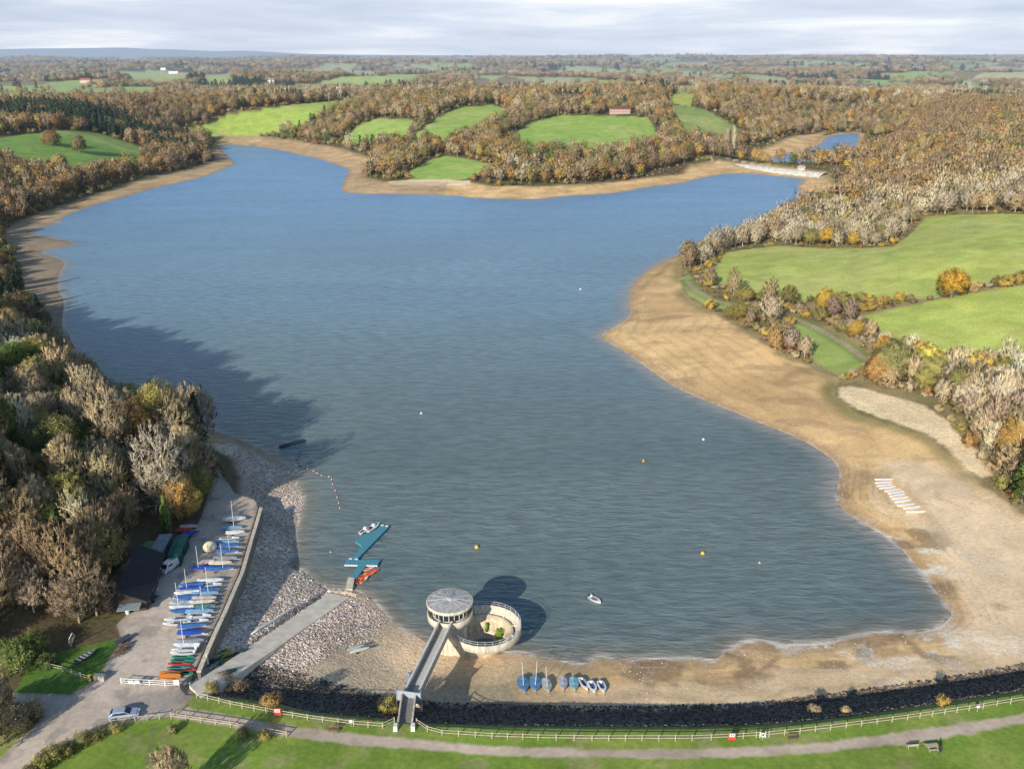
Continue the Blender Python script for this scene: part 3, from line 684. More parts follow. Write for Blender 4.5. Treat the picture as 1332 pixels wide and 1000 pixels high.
X, Y = scatter(16000, 10, 120, 125, 215, t_fore)
g = rng.uniform(.5, 1.1, len(X))[:, None]
rocks('foreshore_pebbles', 'pale pebbles and shells strewn along the sandy foreshore of the dam', X, Y, rng.uniform(.06, .16, len(X)), np.array((.75, .68, .6)) * g)
# ------------------------------------------------------------------ trees
def perp(D):
    r = rng.normal(size=D.shape); c = np.cross(D, r); return c / (np.linalg.norm(c, axis=1, keepdims=True) + 1e-9)
def strips(B, D, Ln, W, taper=.35):
    """tapered flat strips from base B along unit D"""
    S = perp(D) * (W[:, None] / 2); T = B + D * Ln[:, None]
    return np.stack([B - S, B + S, T + S * taper, T - S * taper], 1).reshape(-1, 3)
def leafq(C, size):
    n = len(C); a = rng.normal(size=(n, 3)); a /= np.linalg.norm(a, axis=1, keepdims=True); a[:, 2] *= .6
    b = perp(a); s = size[:, None] / 2
    return np.stack([C - a * s, C - b * s * .7, C + a * s, C + b * s * .7], 1).reshape(-1, 3)
def unit(v): return v / (np.linalg.norm(v, axis=1, keepdims=True) + 1e-9)
def tips(M, rx, rz, zc, lump=.28, gap=.35, flat=-.35):
    out = []
    lob = unit(rng.normal(size=(9, 3))); amp = rng.uniform(-lump, lump * 1.1, 9)
    while len(out) < M:
        d = rng.normal(size=3); d /= np.linalg.norm(d)
        if d[2] < flat: continue
        r = rng.uniform(0.12, 1) ** .42
        k = 1 + sum(amp[i] * max(0, d @ lob[i]) ** 3 for i in range(9))
        p = np.array([d[0] * rx * k * r, d[1] * rx * k * r, zc + d[2] * rz * k * r])
        if math.sin(p[0] * 1.9 + p[2] * 1.1 + lob[0, 0] * 9) * math.sin(p[1] * 1.7 - p[2] * .8 + lob[1, 0] * 9) < -1 + gap and r > .5: continue
        out.append(p)
    return np.array(out)
def qfaces(n): return np.arange(n * 4).reshape(-1, 4)

def limbs_mb(H, zc, rx, rz, T, n1=7, r0=.28, lean=0):
    """trunk that forks into limbs which reach towards the crown's tips"""
    mb = MB(); top = Vector((lean, 0, zc)); fork = Vector((lean * .4, 0, zc - rz * .75))
    mb.tube([(0, 0, -.5), (0, 0, .2), fork * .6, fork], [r0 * 1.5, r0 * 1.15, r0, r0 * .85], 7)
    nodes = []
    sel = T[rng.permutation(len(T))]
    far = sorted(sel[:60], key=lambda p: -(p[0] ** 2 + p[1] ** 2 + (p[2] - zc) ** 2))[:n1 * 2]
    for i, p in enumerate(far):
        p = Vector(p); b = fork.lerp(top, rng.uniform(0, .5)); mid = b.lerp(p, .5) + Vector((0, 0, rng.uniform(-.3, .8)))
        q = b.lerp(mid, .5) + Vector(rng.normal(size=3) * .25)
        mb.tube([b, q, mid, mid.lerp(p, .55) + Vector(rng.normal(size=3) * .2), p], [r0 * .55, r0 * .42, r0 * .28, r0 * .16, .03], 4, caps=False)
        nodes += [q, mid, mid.lerp(p, .5)]
    mb.tube([fork, fork.lerp(top, .5), top, top + Vector((0, 0, rz * .7))], [r0 * .8, r0 * .5, r0 * .3, .04], 5, caps=False)
    nodes += [top, fork.lerp(top, .6)]
    return mb, np.array([tuple(v) for v in nodes])

def bare_crown(M, K, rx, rz, zc, nodes, T, w=.075, ln=(.7, 1.5), up=.45, fan=.75):
    # branchlets from nearest limb node to each tip
    d = ((T[:, None] - nodes[None]) ** 2).sum(-1); nn = nodes[d.argmin(1)]
    B = nn; D = T - nn; L_ = np.linalg.norm(D, axis=1) + .01
    V1 = strips(B, D / L_[:, None], L_, np.full(len(T), w * 1.6), .5)
    s1 = np.full(len(V1), .8)
    P = np.repeat(T, K, 0); out = unit(P - np.array([0, 0, zc - rz * .6])) 
    Dd = unit(out * .6 + np.array([0, 0, up]) + rng.normal(size=P.shape) * fan * .6)
    Lw = rng.uniform(*ln, len(P)); V2 = strips(P - Dd * Lw[:, None] * .3, Dd, Lw, rng.uniform(w * .6, w * 1.1, len(P)), .4)
    cl = np.repeat(np.repeat(rng.uniform(.78, 1.2, len(T)), K), 4)
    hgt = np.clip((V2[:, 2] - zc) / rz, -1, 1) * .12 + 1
    V = np.concatenate([V1, V2]); s = np.concatenate([s1, cl * hgt])
    return V, s
def leaf_crown(T, K, size, sp, zc, rz, stick=0):
    P = np.repeat(T, K, 0) + rng.normal(size=(len(T) * K, 3)) * sp
    V = leafq(P, rng.uniform(size * .6, size * 1.25, len(P)))
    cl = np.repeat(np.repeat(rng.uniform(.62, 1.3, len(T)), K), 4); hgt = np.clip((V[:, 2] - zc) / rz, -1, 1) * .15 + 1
    return V, cl * hgt

def normals(V):
    c = (V.max(0) + V.min(0)) / 2; c[2] = V[:, 2].min() + (V[:, 2].max() - V[:, 2].min()) * .42; h = (V.max(0) - V.min(0)) / 2 + .01
    q = V.reshape(-1, 4, 3).mean(1); n = unit((q - c) / h / h); lump = np.stack([np.sin(q[:, 1] * 2.1 + q[:, 2] * 1.3), np.sin(q[:, 0] * 1.9 - q[:, 2] * 1.7), np.sin(q[:, 0] * 1.7 + q[:, 1] * 2.3)], 1)
    n = unit(n + lump * .38 + np.array([0, 0, .12])); return np.repeat(n, 4, 0)
def as_mesh(name, V, s, mat):
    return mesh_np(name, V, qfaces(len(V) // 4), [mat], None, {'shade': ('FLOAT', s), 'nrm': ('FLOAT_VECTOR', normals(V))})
def mb_mesh(name, mb, mat):
    me = bpy.data.meshes.new(name); me.from_pydata(mb.v, [], mb.f); me.materials.append(mat)
    a = me.attributes.new('shade', 'FLOAT', 'POINT'); a.data.foreach_set('value', np.full(len(mb.v), .8, np.float32)); me.update(); return me
def combo(name, V, s, mb, mats):
    """one mesh: crown quads + trunk"""
    me = bpy.data.meshes.new(name); n = len(V)
    fs = [tuple(f) for f in qfaces(n // 4)] + [tuple(i + n for i in f) for f in mb.f]
    me.from_pydata([tuple(v) for v in V] + mb.v, [], fs)
    for m in mats: me.materials.append(m)
    me.polygons.foreach_set('material_index', [0] * (n // 4) + [1] * len(mb.f))
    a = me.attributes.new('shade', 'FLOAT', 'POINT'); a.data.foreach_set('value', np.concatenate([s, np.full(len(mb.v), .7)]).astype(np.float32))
    a = me.attributes.new('nrm', 'FLOAT_VECTOR', 'POINT'); a.data.foreach_set('vector', np.concatenate([normals(V), np.tile([0, 0, 1], (len(mb.v), 1))]).astype(np.float32).ravel()); me.update(); return me

HQ = {'bare': [], 'leafy': [], 'fir': [], 'bush': [], 'dome': []}; LO = {'bare': [], 'leafy': [], 'fir': [], 'bush': []}
def gen(kind, hq):
    if kind == 'bare':
        H = rng.uniform(11.5, 13.5); rx = rng.uniform(4.6, 5.6); rz = H * .46; zc = H * .52
        T = tips(600 if hq else 120, rx, rz, zc, .38, .75, -.75); mb, nd = limbs_mb(H, zc, rx, rz, T, 8 if hq else 4, .27)
        V, s = bare_crown(0, 13 if hq else 8, rx, rz, zc, nd, T, .075 if hq else .17, (.6, 1.5) if hq else (1.2, 2.4), .85)
    elif kind == 'leafy':
        H = rng.uniform(11, 13); rx = rng.uniform(4.8, 5.7); rz = H * .46; zc = H * .52
        T = tips(760 if hq else 130, rx, rz, zc, .32, .45, -.75); mb, nd = limbs_mb(H, zc, rx, rz, T, 7 if hq else 3, .3)
        V, s = leaf_crown(T, 16 if hq else 8, .34 if hq else .9, .40 if hq else .75, zc, rz)
        if hq:
            V2, s2 = bare_crown(0, 2, rx, rz, zc, nd, T, .07); V = np.concatenate([V, V2]); s = np.concatenate([s, s2 * .9])
    elif kind == 'dome':
        H = rng.uniform(9, 10); rx = 5.0; rz = H * .45; zc = H * .52
        T = tips(900, rx, rz, zc, .15, .25, -.6); mb, nd = limbs_mb(H, zc, rx, rz, T, 7, .35); V, s = leaf_crown(T, 15, .34, .33, zc, rz)
    elif kind == 'fir':
        H = rng.uniform(13, 16); P = []; nl = 26 if hq else 12; S = []
        for k in range(nl):
            f = k / nl; r = 3.3 * (1 - f) ** .85 + .25; zz = 1.6 + (H - 1.6) * f; m = int((9 + 30 * (1 - f)) * (1 if hq else .45))
            a = rng.uniform(0, 6.28, m); rr = r * rng.uniform(.3, 1.08, m)
            P.append(np.stack([np.cos(a) * rr, np.sin(a) * rr, zz - rr * .28 + rng.normal(size=m) * .18], 1))
        T = np.concatenate(P); V, s = leaf_crown(T, 6 if hq else 3, .55 if hq else 1.3, .25 if hq else .3, H / 2, H / 2)
        mb = MB().tube([(0, 0, -.5), (0, 0, H * .5), (0, 0, H * .97)], [.26, .18, .04], 7)
    else:
        H = rng.uniform(3.4, 4.2); rx = rng.uniform(2.1, 2.6); rz = H * .48; zc = H * .48
        T = tips(200 if hq else 45, rx, rz, zc, .3, .4, -.8); mb = MB()
        for k in range(6 if hq else 3):
            a = rng.uniform(0, 6.28); q = Vector((math.cos(a) * rx * .6, math.sin(a) * rx * .6, H * .8)); mb.tube([(0, 0, -.3), q * .5 + Vector((0, 0, .4)), q], [.07, .05, .02], 4)
        V, s = leaf_crown(T, 9 if hq else 5, .26 if hq else .7, .3, zc, rz)
        V2, s2 = bare_crown(0, 5 if hq else 2, rx, rz, zc, np.array([[0, 0, .3], [.5, .4, 1], [-.6, -.2, 1.1]]), T, .05 if hq else .1, (.4, .9), .6)
        V = np.concatenate([V, V2]); s = np.concatenate([s, s2])
    cm_ = M_TWIG if kind == 'bare' else M_LEAF
    if hq: return as_mesh('crown', V, s, cm_), mb_mesh('trunk', mb, M_BARK), H
    return combo('tree', V, s, mb, [cm_, M_BARK]), None, H
for kd, n in (('bare', 6), ('leafy', 5), ('fir', 3), ('bush', 4), ('dome', 1)): HQ[kd] = [gen(kd, True) for _ in range(n)]
for kd, n in (('bare', 4), ('leafy', 4), ('fir', 2), ('bush', 3)): LO[kd] = [gen(kd, False) for _ in range(n)]

PAL = {
 'pale': [(.46, .38, .245), (.42, .345, .22), (.50, .42, .28), (.40, .32, .20)],
 'tan': [(.37, .275, .15), (.34, .26, .145), (.41, .31, .17), (.32, .235, .13)],
 'brown': [(.27, .19, .105), (.25, .175, .10), (.30, .205, .115), (.23, .165, .1)],
 'pink': [(.31, .22, .15), (.28, .2, .14), (.34, .25, .175)],
 'rust': [(.31, .185, .065), (.34, .20, .065), (.28, .17, .07), (.37, .235, .075)],
 'gold': [(.46, .30, .06), (.42, .29, .075), (.48, .34, .08)],
 'olive': [(.24, .205, .065), (.21, .185, .06), (.28, .24, .08), (.19, .175, .065)],
 'green': [(.10, .14, .035), (.13, .16, .045), (.085, .115, .035)],
 'fir': [(.05, .085, .045), (.065, .1, .05), (.055, .08, .05)]}
WORD = {'pale': 'pale grey', 'tan': 'tan', 'brown': 'dark brown', 'pink': 'pinkish brown', 'rust': 'rust brown', 'gold': 'golden yellow', 'olive': 'olive', 'green': 'green', 'fir': 'dark green'}
def region(px, py, X, Y):
    if Y < 330 and X < 0: return 'the wood on the near left bank', 'near left bank wood'
    if X < -.30 * Y: return 'the woods beyond the far left shore', 'far left shore woods'
    if X > 60 and Y < 640: return 'the belts around the sunlit right bank fields', 'right bank tree belts'
    if X > .16 * Y: return 'the woods on the right beyond the causeway', 'right woods'
    return 'the woods and hedges on the far shore hill', 'far shore woods'
NAME = {'bare': ('bare_tree', 'bare twiggy', 'tree'), 'leafy': ('autumn_tree', 'leafy', 'tree'), 'fir': ('conifer_tree', 'pointed', 'tree'), 'bush': ('shrub', 'low bushy', 'shrub')}
def plant(kind, pal, X, Y, s, detail, label=None, group=None, sz=None, tint=None, mesh=None, rot=None, zoff=0):
    z_ = hz(X, Y) if True else 0
    nm, adj, cat = NAME['leafy' if kind == 'dome' else kind]
    px, py, d = proj(X, Y, z_)
    if label is None:
        where, short = region(px, py, X, Y)
        label = '%s %s %s in %s' % (adj, WORD[pal], 'shrub' if kind == 'bush' else ('conifer' if kind == 'fir' else 'tree'), where)
        group = '%s %s %s' % (WORD[pal], 'shrubs' if kind == 'bush' else ('conifers' if kind == 'fir' else ('bare trees' if kind == 'bare' else 'leafy trees')), 'in the ' + short)
    t = tint if tint is not None else PAL[pal][int(rng.integers(len(PAL[pal])))]
    k = rng.uniform(.86, 1.14) if tint is None else 1
    k *= (2.0 if Y < 330 else 1.5 if Y < 640 else 1.8) if pal != 'fir' else 1.3
    if pal in ('gold', 'olive', 'rust') and tint is None: k *= 1.1
    if tint is not None: k = 1.25
    t = [min(.92, c * k * f) for c, f in zip(t, (rng.uniform(.96, 1.04), 1, rng.uniform(.92, 1.08)))] + [1.0]
    rz = rng.uniform(0, 6.28) if rot is None else rot
    if detail:
        me = mesh or HQ[kind][int(rng.integers(len(HQ[kind])))]
        o = thing(nm, label, cat, (X, Y, z_ - .1 + zoff), rz, group); o.scale = (s * rng.uniform(.9, 1.08), s, s * (sz or rng.uniform(.85, 1.25)))
        c = link('crown', me[0], o); c['tint'] = t
        b_ = link('trunk', me[1], o); b_['tint'] = [.34, .29, .24, 1.0] if kind != 'bare' else [min(1, v * 1.5) for v in t[:3]] + [1.0]
    else:
        me = LO[kind][int(rng.integers(len(LO[kind])))]
        o = link(nm, me[0]); o.location = (X, Y, z_ - .1); o.rotation_euler = (0, 0, rz); o.scale = (s, s, s * (sz or rng.uniform(.9, 1.1))); o['tint'] = t
        tag(o, label, cat, group)
    return o

# -------- where trees may stand
def classify(X, Y):
    h, d, a, b_, c = height(X, Y, True)
    fdist = np.full(X.shape, 60.0)
    for P in FIELDS.values(): fdist = np.minimum(fdist, sdf(X, Y, P, 60))
    bdist = np.minimum(np.minimum(sdf(X, Y, BEACH, 60), sdf(X, Y, OBEACH, 60)), sdf(X, Y, UBEACH, 60))
    bdist = np.minimum(bdist, sdf(X, Y, LBEACH, 60)); bdist = np.minimum(bdist, sdf(X, Y, DUNE, 60) - 4); bdist = np.minimum(bdist, sdf(X, Y, dune2, 60))
    ok = (d > 6) & (fdist > 1) & (bdist > 1.5) & (c > 13) & (a > 1.5) & (b_ > 1)
    trk = np.sqrt(seg_dist2(X, Y, FARTRK, False)) > 3.5
    return ok & trk, h, d, fdist, bdist, a
cand = []
def grid(y0, y1, step, xl=.62, xo=40):
    n = int((y1 - y0) / step); Ys = y0 + np.arange(n) * step; out = []
    for yv in Ys:
        m = np.arange(-(yv * xl + xo), yv * xl + xo, step); out.append(np.stack([m + rng.uniform(-.45, .45, len(m)) * step, np.full(len(m), yv) + rng.uniform(-.45, .45, len(m)) * step], 1))
    return np.concatenate(out)
C0 = grid(118, 640, 3.4, .62, 40)
C1 = grid(118, 420, 6.2, .62, 70); C2 = grid(420, 800, 7.8); C3 = grid(800, 1500, 9.5); C4 = grid(1500, 2600, 14); C5 = grid(2600, 5200, 30); C6 = grid(5200, 11000, 62)
cls = np.concatenate([np.full(len(c), i) for i, c in enumerate((C1, C2, C3, C4, C5, C6))] + [np.full(len(C0), 9)])
CC = np.concatenate([C1, C2, C3, C4, C5, C6, C0]); X, Y = CC[:, 0], CC[:, 1]
ok, H_, D_, FD, BD, WD = classify(X, Y)
n1 = fbm(X, Y, 90, 201, 3); n2 = fbm(X, Y, 260, 202, 3); n3 = fbm(X, Y, 700, 203, 3); r1 = rng.random(len(X)); r2 = rng.random(len(X))
farm_gap = (Y > 1500) & (fbm(X, Y * .5, 420, 207, 3) > .52) & (rng.random(len(X)) < .93)
ok &= ~farm_gap
e0 = np.minimum(FD, BD)
ok &= ~((cls == 9) & ((e0 > 8) | (X < 60) | (rng.random(len(X)) > .85)))
# open ground on the near platform apart from the wood behind the buildings
ok &= ~((Y < 330) & (X > -20) & (X < 60))
pxx, pyy, dd = proj(X, Y, H_)
HOUSE_PX = [(806, 147, 24), (226, 97, 110), (88, 100, 60), (354, 109, 50), (960, 76, 200), (118, 109, 70)]
for hx_, hy_, hr_ in HOUSE_PX:
    g_ = G(hx_, hy_); ok &= ~((np.abs(X - g_[0]) < hr_ * .75) & (Y < g_[1] + hr_ * .5) & (Y > g_[1] - hr_ * 1.6))
# keep the slipway shore, clubhouse surroundings and the view of the lawn clear
clear = (Y < 330) & (pxx > 264) & (pyy > 560)
clear |= (Y < 330) & (pxx > 240) & (pyy > 655)
clear |= (Y < 330) & (pxx > 135) & (pxx < 300) & (pyy > 690)
clear |= (Y < 330) & (pxx > 120) & (pyy > 800)
clear |= (Y < 330) & (pyy > 862) & (pxx > -200)
ok &= ~clear
X, Y, H_, D_, FD, BD, WD, n1, n2, n3, r1, r2, pxx, pyy, dd, cls = [v[ok] for v in (X, Y, H_, D_, FD, BD, WD, n1, n2, n3, r1, r2, pxx, pyy, dd, cls)]
edge = np.minimum(np.minimum(FD, BD), np.where(Y < 1500, D_ - 5, 60))
T_ = []
for i in range(len(X)):
    x_, y_ = X[i], Y[i]; a = r1[i]; e = edge[i]; s = 1.0; right = x_ > .12 * y_
    kind, pal = 'bare', 'tan'
    if cls[i] == 9: kind, pal, s = 'bush', ['olive', 'tan', 'rust', 'tan', 'pale', 'olive', 'brown'][int(a * 7)], .3 + .45 * r2[i]
    elif y_ < 330 and x_ < 0:                      # near left wood
        if e < 5: kind, pal = ('bush', 'olive') if a < .4 else ('leafy', 'green') if a < .6 else ('bare', 'tan')
        else:
            f = n1[i]
            if a < .20: kind, pal = 'leafy', 'olive'
            elif a < .27: kind, pal = 'leafy', 'green'
            elif a < .33: kind, pal = 'leafy', 'rust'
            elif a < .36: kind, pal = 'fir', 'fir'
            else: pal = ('pale' if r2[i] < .6 else 'tan') if f > .40 else ('pink' if r2[i] < .45 else 'tan' if r2[i] < .75 else 'brown')
        s = .5 + .62 * r2[i]
    elif y_ < 640 and x_ > 60:                   # right bank belts
        narrow = FD[i] < 4.5
        if narrow: kind, pal, s = ('bush', 'rust' if a < .4 else 'olive' if a < .7 else 'gold', .55 + .5 * r2[i])
        elif x_ < 140 and y_ < 360 or y_ < 260:
            if a < .16: kind, pal = 'leafy', 'gold'
            elif a < .3: kind, pal = 'leafy', 'olive'
            elif a < .55: pal = 'tan'
            elif a < .8: pal = 'pale'
            elif a < .92: pal = 'pink'
            else: kind, pal = 'leafy', 'rust'
            s = (.45 + .4 * r2[i]) if y_ > 300 or x_ < 105 else .75 + .45 * r2[i]
        else:
            pal = 'pale' if a < .62 else 'tan'
            if a > .88: kind, pal = 'leafy', ('gold' if a > .95 else 'olive')
            s = .65 + .35 * r2[i]
        if e < 5: s *= .75
        if 340 < y_ < 480 and FD[i] < 22: s = .32 + .3 * r2[i]; kind, pal = ('bush', ['olive', 'tan', 'gold', 'pale'][int(a * 4)]) if a < .75 else (kind, pal); s *= 1.9 if kind == 'bush' else 1.5
    elif y_ < 1500:
        f = n2[i]
        if e < 10 and a < .85: kind, pal, s = ('bush', ['olive', 'tan', 'rust', 'olive'][int(r2[i] * 4)], .9 + .7 * r2[i])
        elif right:
            if a < .30: kind, pal = 'leafy', 'gold' if r2[i] < .35 else 'rust'
            elif a < .40: kind, pal = 'leafy', 'olive'
            elif a < .43: kind, pal = 'leafy', 'green'
            else: pal = ['tan', 'pale', 'tan', 'brown'][int(r2[i] * 4)] if f > .42 else 'brown'
            s = .8 + .45 * r2[i]
        elif x_ < -.3 * y_:
            if n1[i] > .60: kind, pal = 'fir', 'fir'
            elif a < .3: pal = 'brown'
            elif a < .6: kind, pal = 'leafy', 'rust'
            elif a < .78: pal = 'tan'
            elif a < .88: kind, pal = 'leafy', 'olive'
            else: pal = 'brown'
            s = (.85 + .45 * r2[i]) * (.68 if y_ < 560 else 1)
        else:
            if n1[i] > .68: kind, pal = 'fir', 'fir'
            elif a < .25: kind, pal = 'leafy', 'rust'
            elif a < .33: kind, pal = 'leafy', 'gold'
            elif a < .5: kind, pal = 'leafy', 'olive'
            elif a < .56: kind, pal = 'leafy', 'green'
            else: pal = 'tan' if r2[i] < .5 else 'brown' if r2[i] < .8 else 'pale'
            s = .8 + .45 * r2[i]
            if y_ > 1250: s *= 1.1
    else:
        g = [1.25, 2.3, 4.2][cls[i] - 3]
        if n2[i] > .6 and n1[i] > .45: kind, pal = 'fir', 'fir'
        elif a < .2: kind, pal = 'leafy', 'rust'
        elif a < .34: kind, pal = 'leafy', 'olive'
        elif a < .38: kind, pal = 'leafy', 'gold'
        else: pal = ['brown', 'tan', 'pale', 'tan', 'pale'][int(r2[i] * 5)]
        s = g * (.8 + .4 * r2[i])
    if y_ > 850 and y_ < 1300 and 120 < x_ < 520 and D_[i] < 48: kind, s = 'bush', (.4 + .3 * r2[i] if y_ < 1120 else .7 + .5 * r2[i])
    if 640 < y_ and kind == 'leafy' and pal == 'gold' and r2[i] > .5: pal = 'tan'
    if y_ > 640 and pal == 'pale' and n1[i] < .55: pal = 'tan'
    T_.append((kind, pal, s))
print('trees', len(T_))
vis = (pxx > -25) & (pxx < 1357) & (pyy > 55) & (pyy < 1010)
LIMIT = {'bare': 295, 'leafy': 290, 'fir': 120, 'bush': 240}
cnt = dict.fromkeys(LIMIT, 0); rest = {k: [] for k in LIMIT}
order = np.argsort(dd)
for i in order:
    kind, pal, s = T_[i]
    if vis[i] and cnt[kind] < LIMIT[kind]:
        cnt[kind] += 1
        plant(kind, pal, float(X[i]), float(Y[i]), float(s), dd[i] < 560)
    else: rest[kind].append(i)

# -------- the rest of the woods: instances on points, one uncountable object per kind
def wood(name, label, kind, ids):
    n = len(ids); ids = np.array(ids)
    me = bpy.data.meshes.new(name); me.vertices.add(n)
    me.vertices.foreach_set('co', np.stack([X[ids], Y[ids], H_[ids] - .1], 1).astype(np.float32).ravel())
    def at_(nm, ty, arr, key='value'):
        a = me.attributes.new(nm, ty, 'POINT'); a.data.foreach_set(key, arr)
    S = np.array([T_[i][2] for i in ids], np.float32)
    g = np.where(cls[ids] > 3, .45 + .1 * (cls[ids] == 4), 1.0)
    at_('size', 'FLOAT_VECTOR', np.stack([S, S, S * g * rng.uniform(.9, 1.1, n)], 1).astype(np.float32).ravel(), 'vector')
    at_('turn', 'FLOAT_VECTOR', np.stack([np.zeros(n), np.zeros(n), rng.uniform(0, 6.28, n)], 1).astype(np.float32).ravel(), 'vector')
    hq = dd[ids] < 560
    nh, nl = len(HQ[kind]), len(LO[kind])
    at_('pick', 'INT', np.where(hq, nl + rng.integers(0, nh, n), rng.integers(0, nl, n)).astype(np.int32))
    tt = np.array([list(PAL[T_[i][1]][int(rng.integers(len(PAL[T_[i][1]])))]) + [1] for i in ids]); tt[:, :3] = np.minimum(tt[:, :3] * rng.uniform(.85, 1.15, (n, 1)) * (1.8 if kind != 'fir' else 1.3), .92)
    at_('tint', 'FLOAT_COLOR', tt.astype(np.float32).ravel(), 'color')
    o = link(name, me); tag(o, label, 'woodland', kind='stuff')
    ng = bpy.data.node_groups.new(name, 'GeometryNodeTree'); ng.is_modifier = True
    ng.interface.new_socket('Geometry', in_out='INPUT', socket_type='NodeSocketGeometry'); ng.interface.new_socket('Geometry', in_out='OUTPUT', socket_type='NodeSocketGeometry')
    N = ng.nodes; L = ng.links; gi = N.new('NodeGroupInput'); go = N.new('NodeGroupOutput')
    ip = N.new('GeometryNodeInstanceOnPoints'); ip.inputs['Pick Instance'].default_value = True
    L.new(gi.outputs[0], ip.inputs['Points'])
    jn = N.new('GeometryNodeJoinGeometry')
    def na(nm, ty):
        a = N.new('GeometryNodeInputNamedAttribute'); a.data_type = ty; a.inputs['Name'].default_value = nm; return a.outputs[0]
    srcs = [('l', m) for m in LO[kind]] + [('h', m) for m in HQ[kind]]
    nodes = []
    for ty, m in srcs:
        oi = N.new('GeometryNodeObjectInfo'); oi.transform_space = 'ORIGINAL'; oi.inputs['As Instance'].default_value = True
        src = None
        for ob in bpy.data.objects:
            if ob.data is m[0]: src = ob; break
        if src is None: src = first_of(kind, m)
        oi.inputs['Object'].default_value = src; nodes.append(oi)
    for oi in reversed(nodes): L.new(oi.outputs['Geometry'], jn.inputs[0])
    L.new(jn.outputs[0], ip.inputs['Instance']); L.new(na('pick', 'INT'), ip.inputs['Instance Index'])
    er = N.new('FunctionNodeEulerToRotation'); L.new(na('turn', 'FLOAT_VECTOR'), er.inputs[0]); L.new(er.outputs[0], ip.inputs['Rotation'])
    L.new(na('size', 'FLOAT_VECTOR'), ip.inputs['Scale']); L.new(ip.outputs[0], go.inputs[0])
    md = o.modifiers.new('scatter', 'NODES'); md.node_group = ng
def first_of(kind, m):
    # a model not yet standing anywhere: plant one individual of it far out in the woods
    c = [i for i in rest[kind]]; i = min(c, key=lambda j: abs(dd[j] - 900)); rest[kind].remove(i); k, p, s = T_[i]
    o = plant(k, p, float(X[i]), float(Y[i]), float(s), False); 
    o.data = m[0]; return o
for k in ('bare', 'leafy', 'fir', 'bush'):
    for m in LO[k] + HQ[k]:
        if m[0].users == 0: first_of(k, m)
wood('distant_bare_woodland', 'bare brown and grey woodland covering the far hills', 'bare', rest['bare'])
wood('distant_autumn_woodland', 'autumn leafed woodland covering the far hills', 'leafy', rest['leafy'])
wood('distant_conifer_woodland', 'dark conifer plantations on the far hills', 'fir', rest['fir'])
wood('distant_scrub', 'low scrub and bushes along the far shores and hedges', 'bush', rest['bush'])

# -------- single trees one can point at
def gplant(kind, pal, px, py, s, label, **k):
    g = G(px, py); return plant(kind, pal, g[0], g[1], s, True, label, **k)
dome = HQ['dome'][0]
gplant('dome', 'gold', 1237, 388, 1.32, 'round golden oak standing alone in the hedge between the two right bank fields', mesh=dome, tint=(.55, .34, .055))
gplant('bare', 'pale', 214, 668, 1.45, 'large pale grey bare tree with spreading limbs above the slip beside the boat park', tint=(.50, .42, .29))
gplant('leafy', 'rust', 232, 676, .85, 'rusty leafed tree below the big pale bare tree beside the boat park')
gplant('bush', 'green', 996, 396, 1.5, 'rounded green bush between the shore track and the upper right bank field', tint=(.22, .28, .05))
gplant('leafy', 'gold', 1148, 470, .62, 'bright orange small tree at the lower corner of the right bank field', tint=(.66, .36, .05))
gplant('leafy', 'gold', 1112, 436, .5, 'yellow brown small tree in the hedge above the shore track')
gplant('bush', 'rust', 1026, 455, 1.0, 'dark red low bush at the edge of the right beach', tint=(.35, .07, .04))
gplant('bare', 'gold', 1008, 456, .62, 'orange twigged willow at the edge of the right beach', tint=(.52, .33, .14))
gplant('bare', 'pale', 1046, 466, .62, 'pale fan shaped willow beside the small meadow on the right bank', tint=(.50, .39, .25))
gplant('fir', 'fir', 1329, 652, 1.1, 'dark ivy green conifer cut by the right edge of the photo', tint=(.10, .13, .035))
gplant('leafy', 'gold', 1311, 600, .85, 'ochre leafed tree on the right bank beside the dark conifer', tint=(.5, .3, .08))
gplant('leafy', 'tan', 66, 190, 1.3, 'round brown tree alone in the far left meadow, left of its neighbour', tint=(.34, .22, .11))
gplant('leafy', 'olive', 103, 200, 1.3, 'round olive brown tree alone in the middle of the far left meadow', tint=(.3, .25, .12))
gplant('leafy', 'gold', 80, 224, 1.2, 'pale yellow tree at the lower edge of the far left meadow', tint=(.6, .45, .2))
gplant('leafy', 'tan', 137, 226, 1.25, 'golden brown tree at the lower right of the far left meadow', tint=(.5, .34, .15))
for q, (px, lab) in enumerate(((945, 'left one of two slim poplars behind the causeway'), (953, 'right one of two slim poplars behind the causeway'))):
    gplant('bare', 'pale', px, 200, 1.9, lab, sz=1.0).scale = (.62, .62, 2.1)
# slim cypress beside the containers
def cypress(px, py):
    T = []; H = 9.5
    for k in range(900):
        f = rng.random() ** .8; r = 1.25 * (math.sin(min(f * 1.15 + .12, 1) * math.pi) ** .5) * rng.uniform(.7, 1.0); a = rng.uniform(0, 6.28); T.append((math.cos(a) * r, math.sin(a) * r, .4 + H * f))
    V, s = leaf_crown(np.array(T), 9, .3, .12, H / 2, H / 2); m = (as_mesh('crown', V, s, M_LEAF), mb_mesh('trunk', MB().tube([(0, 0, -.5), (0, 0, 3), (0, 0, 9)], [.2, .14, .03], 7), M_BARK), H)
    x_, y_ = atp(px, py, 8); o = plant('fir', 'green', x_, y_, 1.0, True, 'slim bright green cypress behind the storage containers', mesh=m, sz=1.0, tint=(.20, .27, .06)); o.name = 'cypress_tree'
cypress(218, 695)
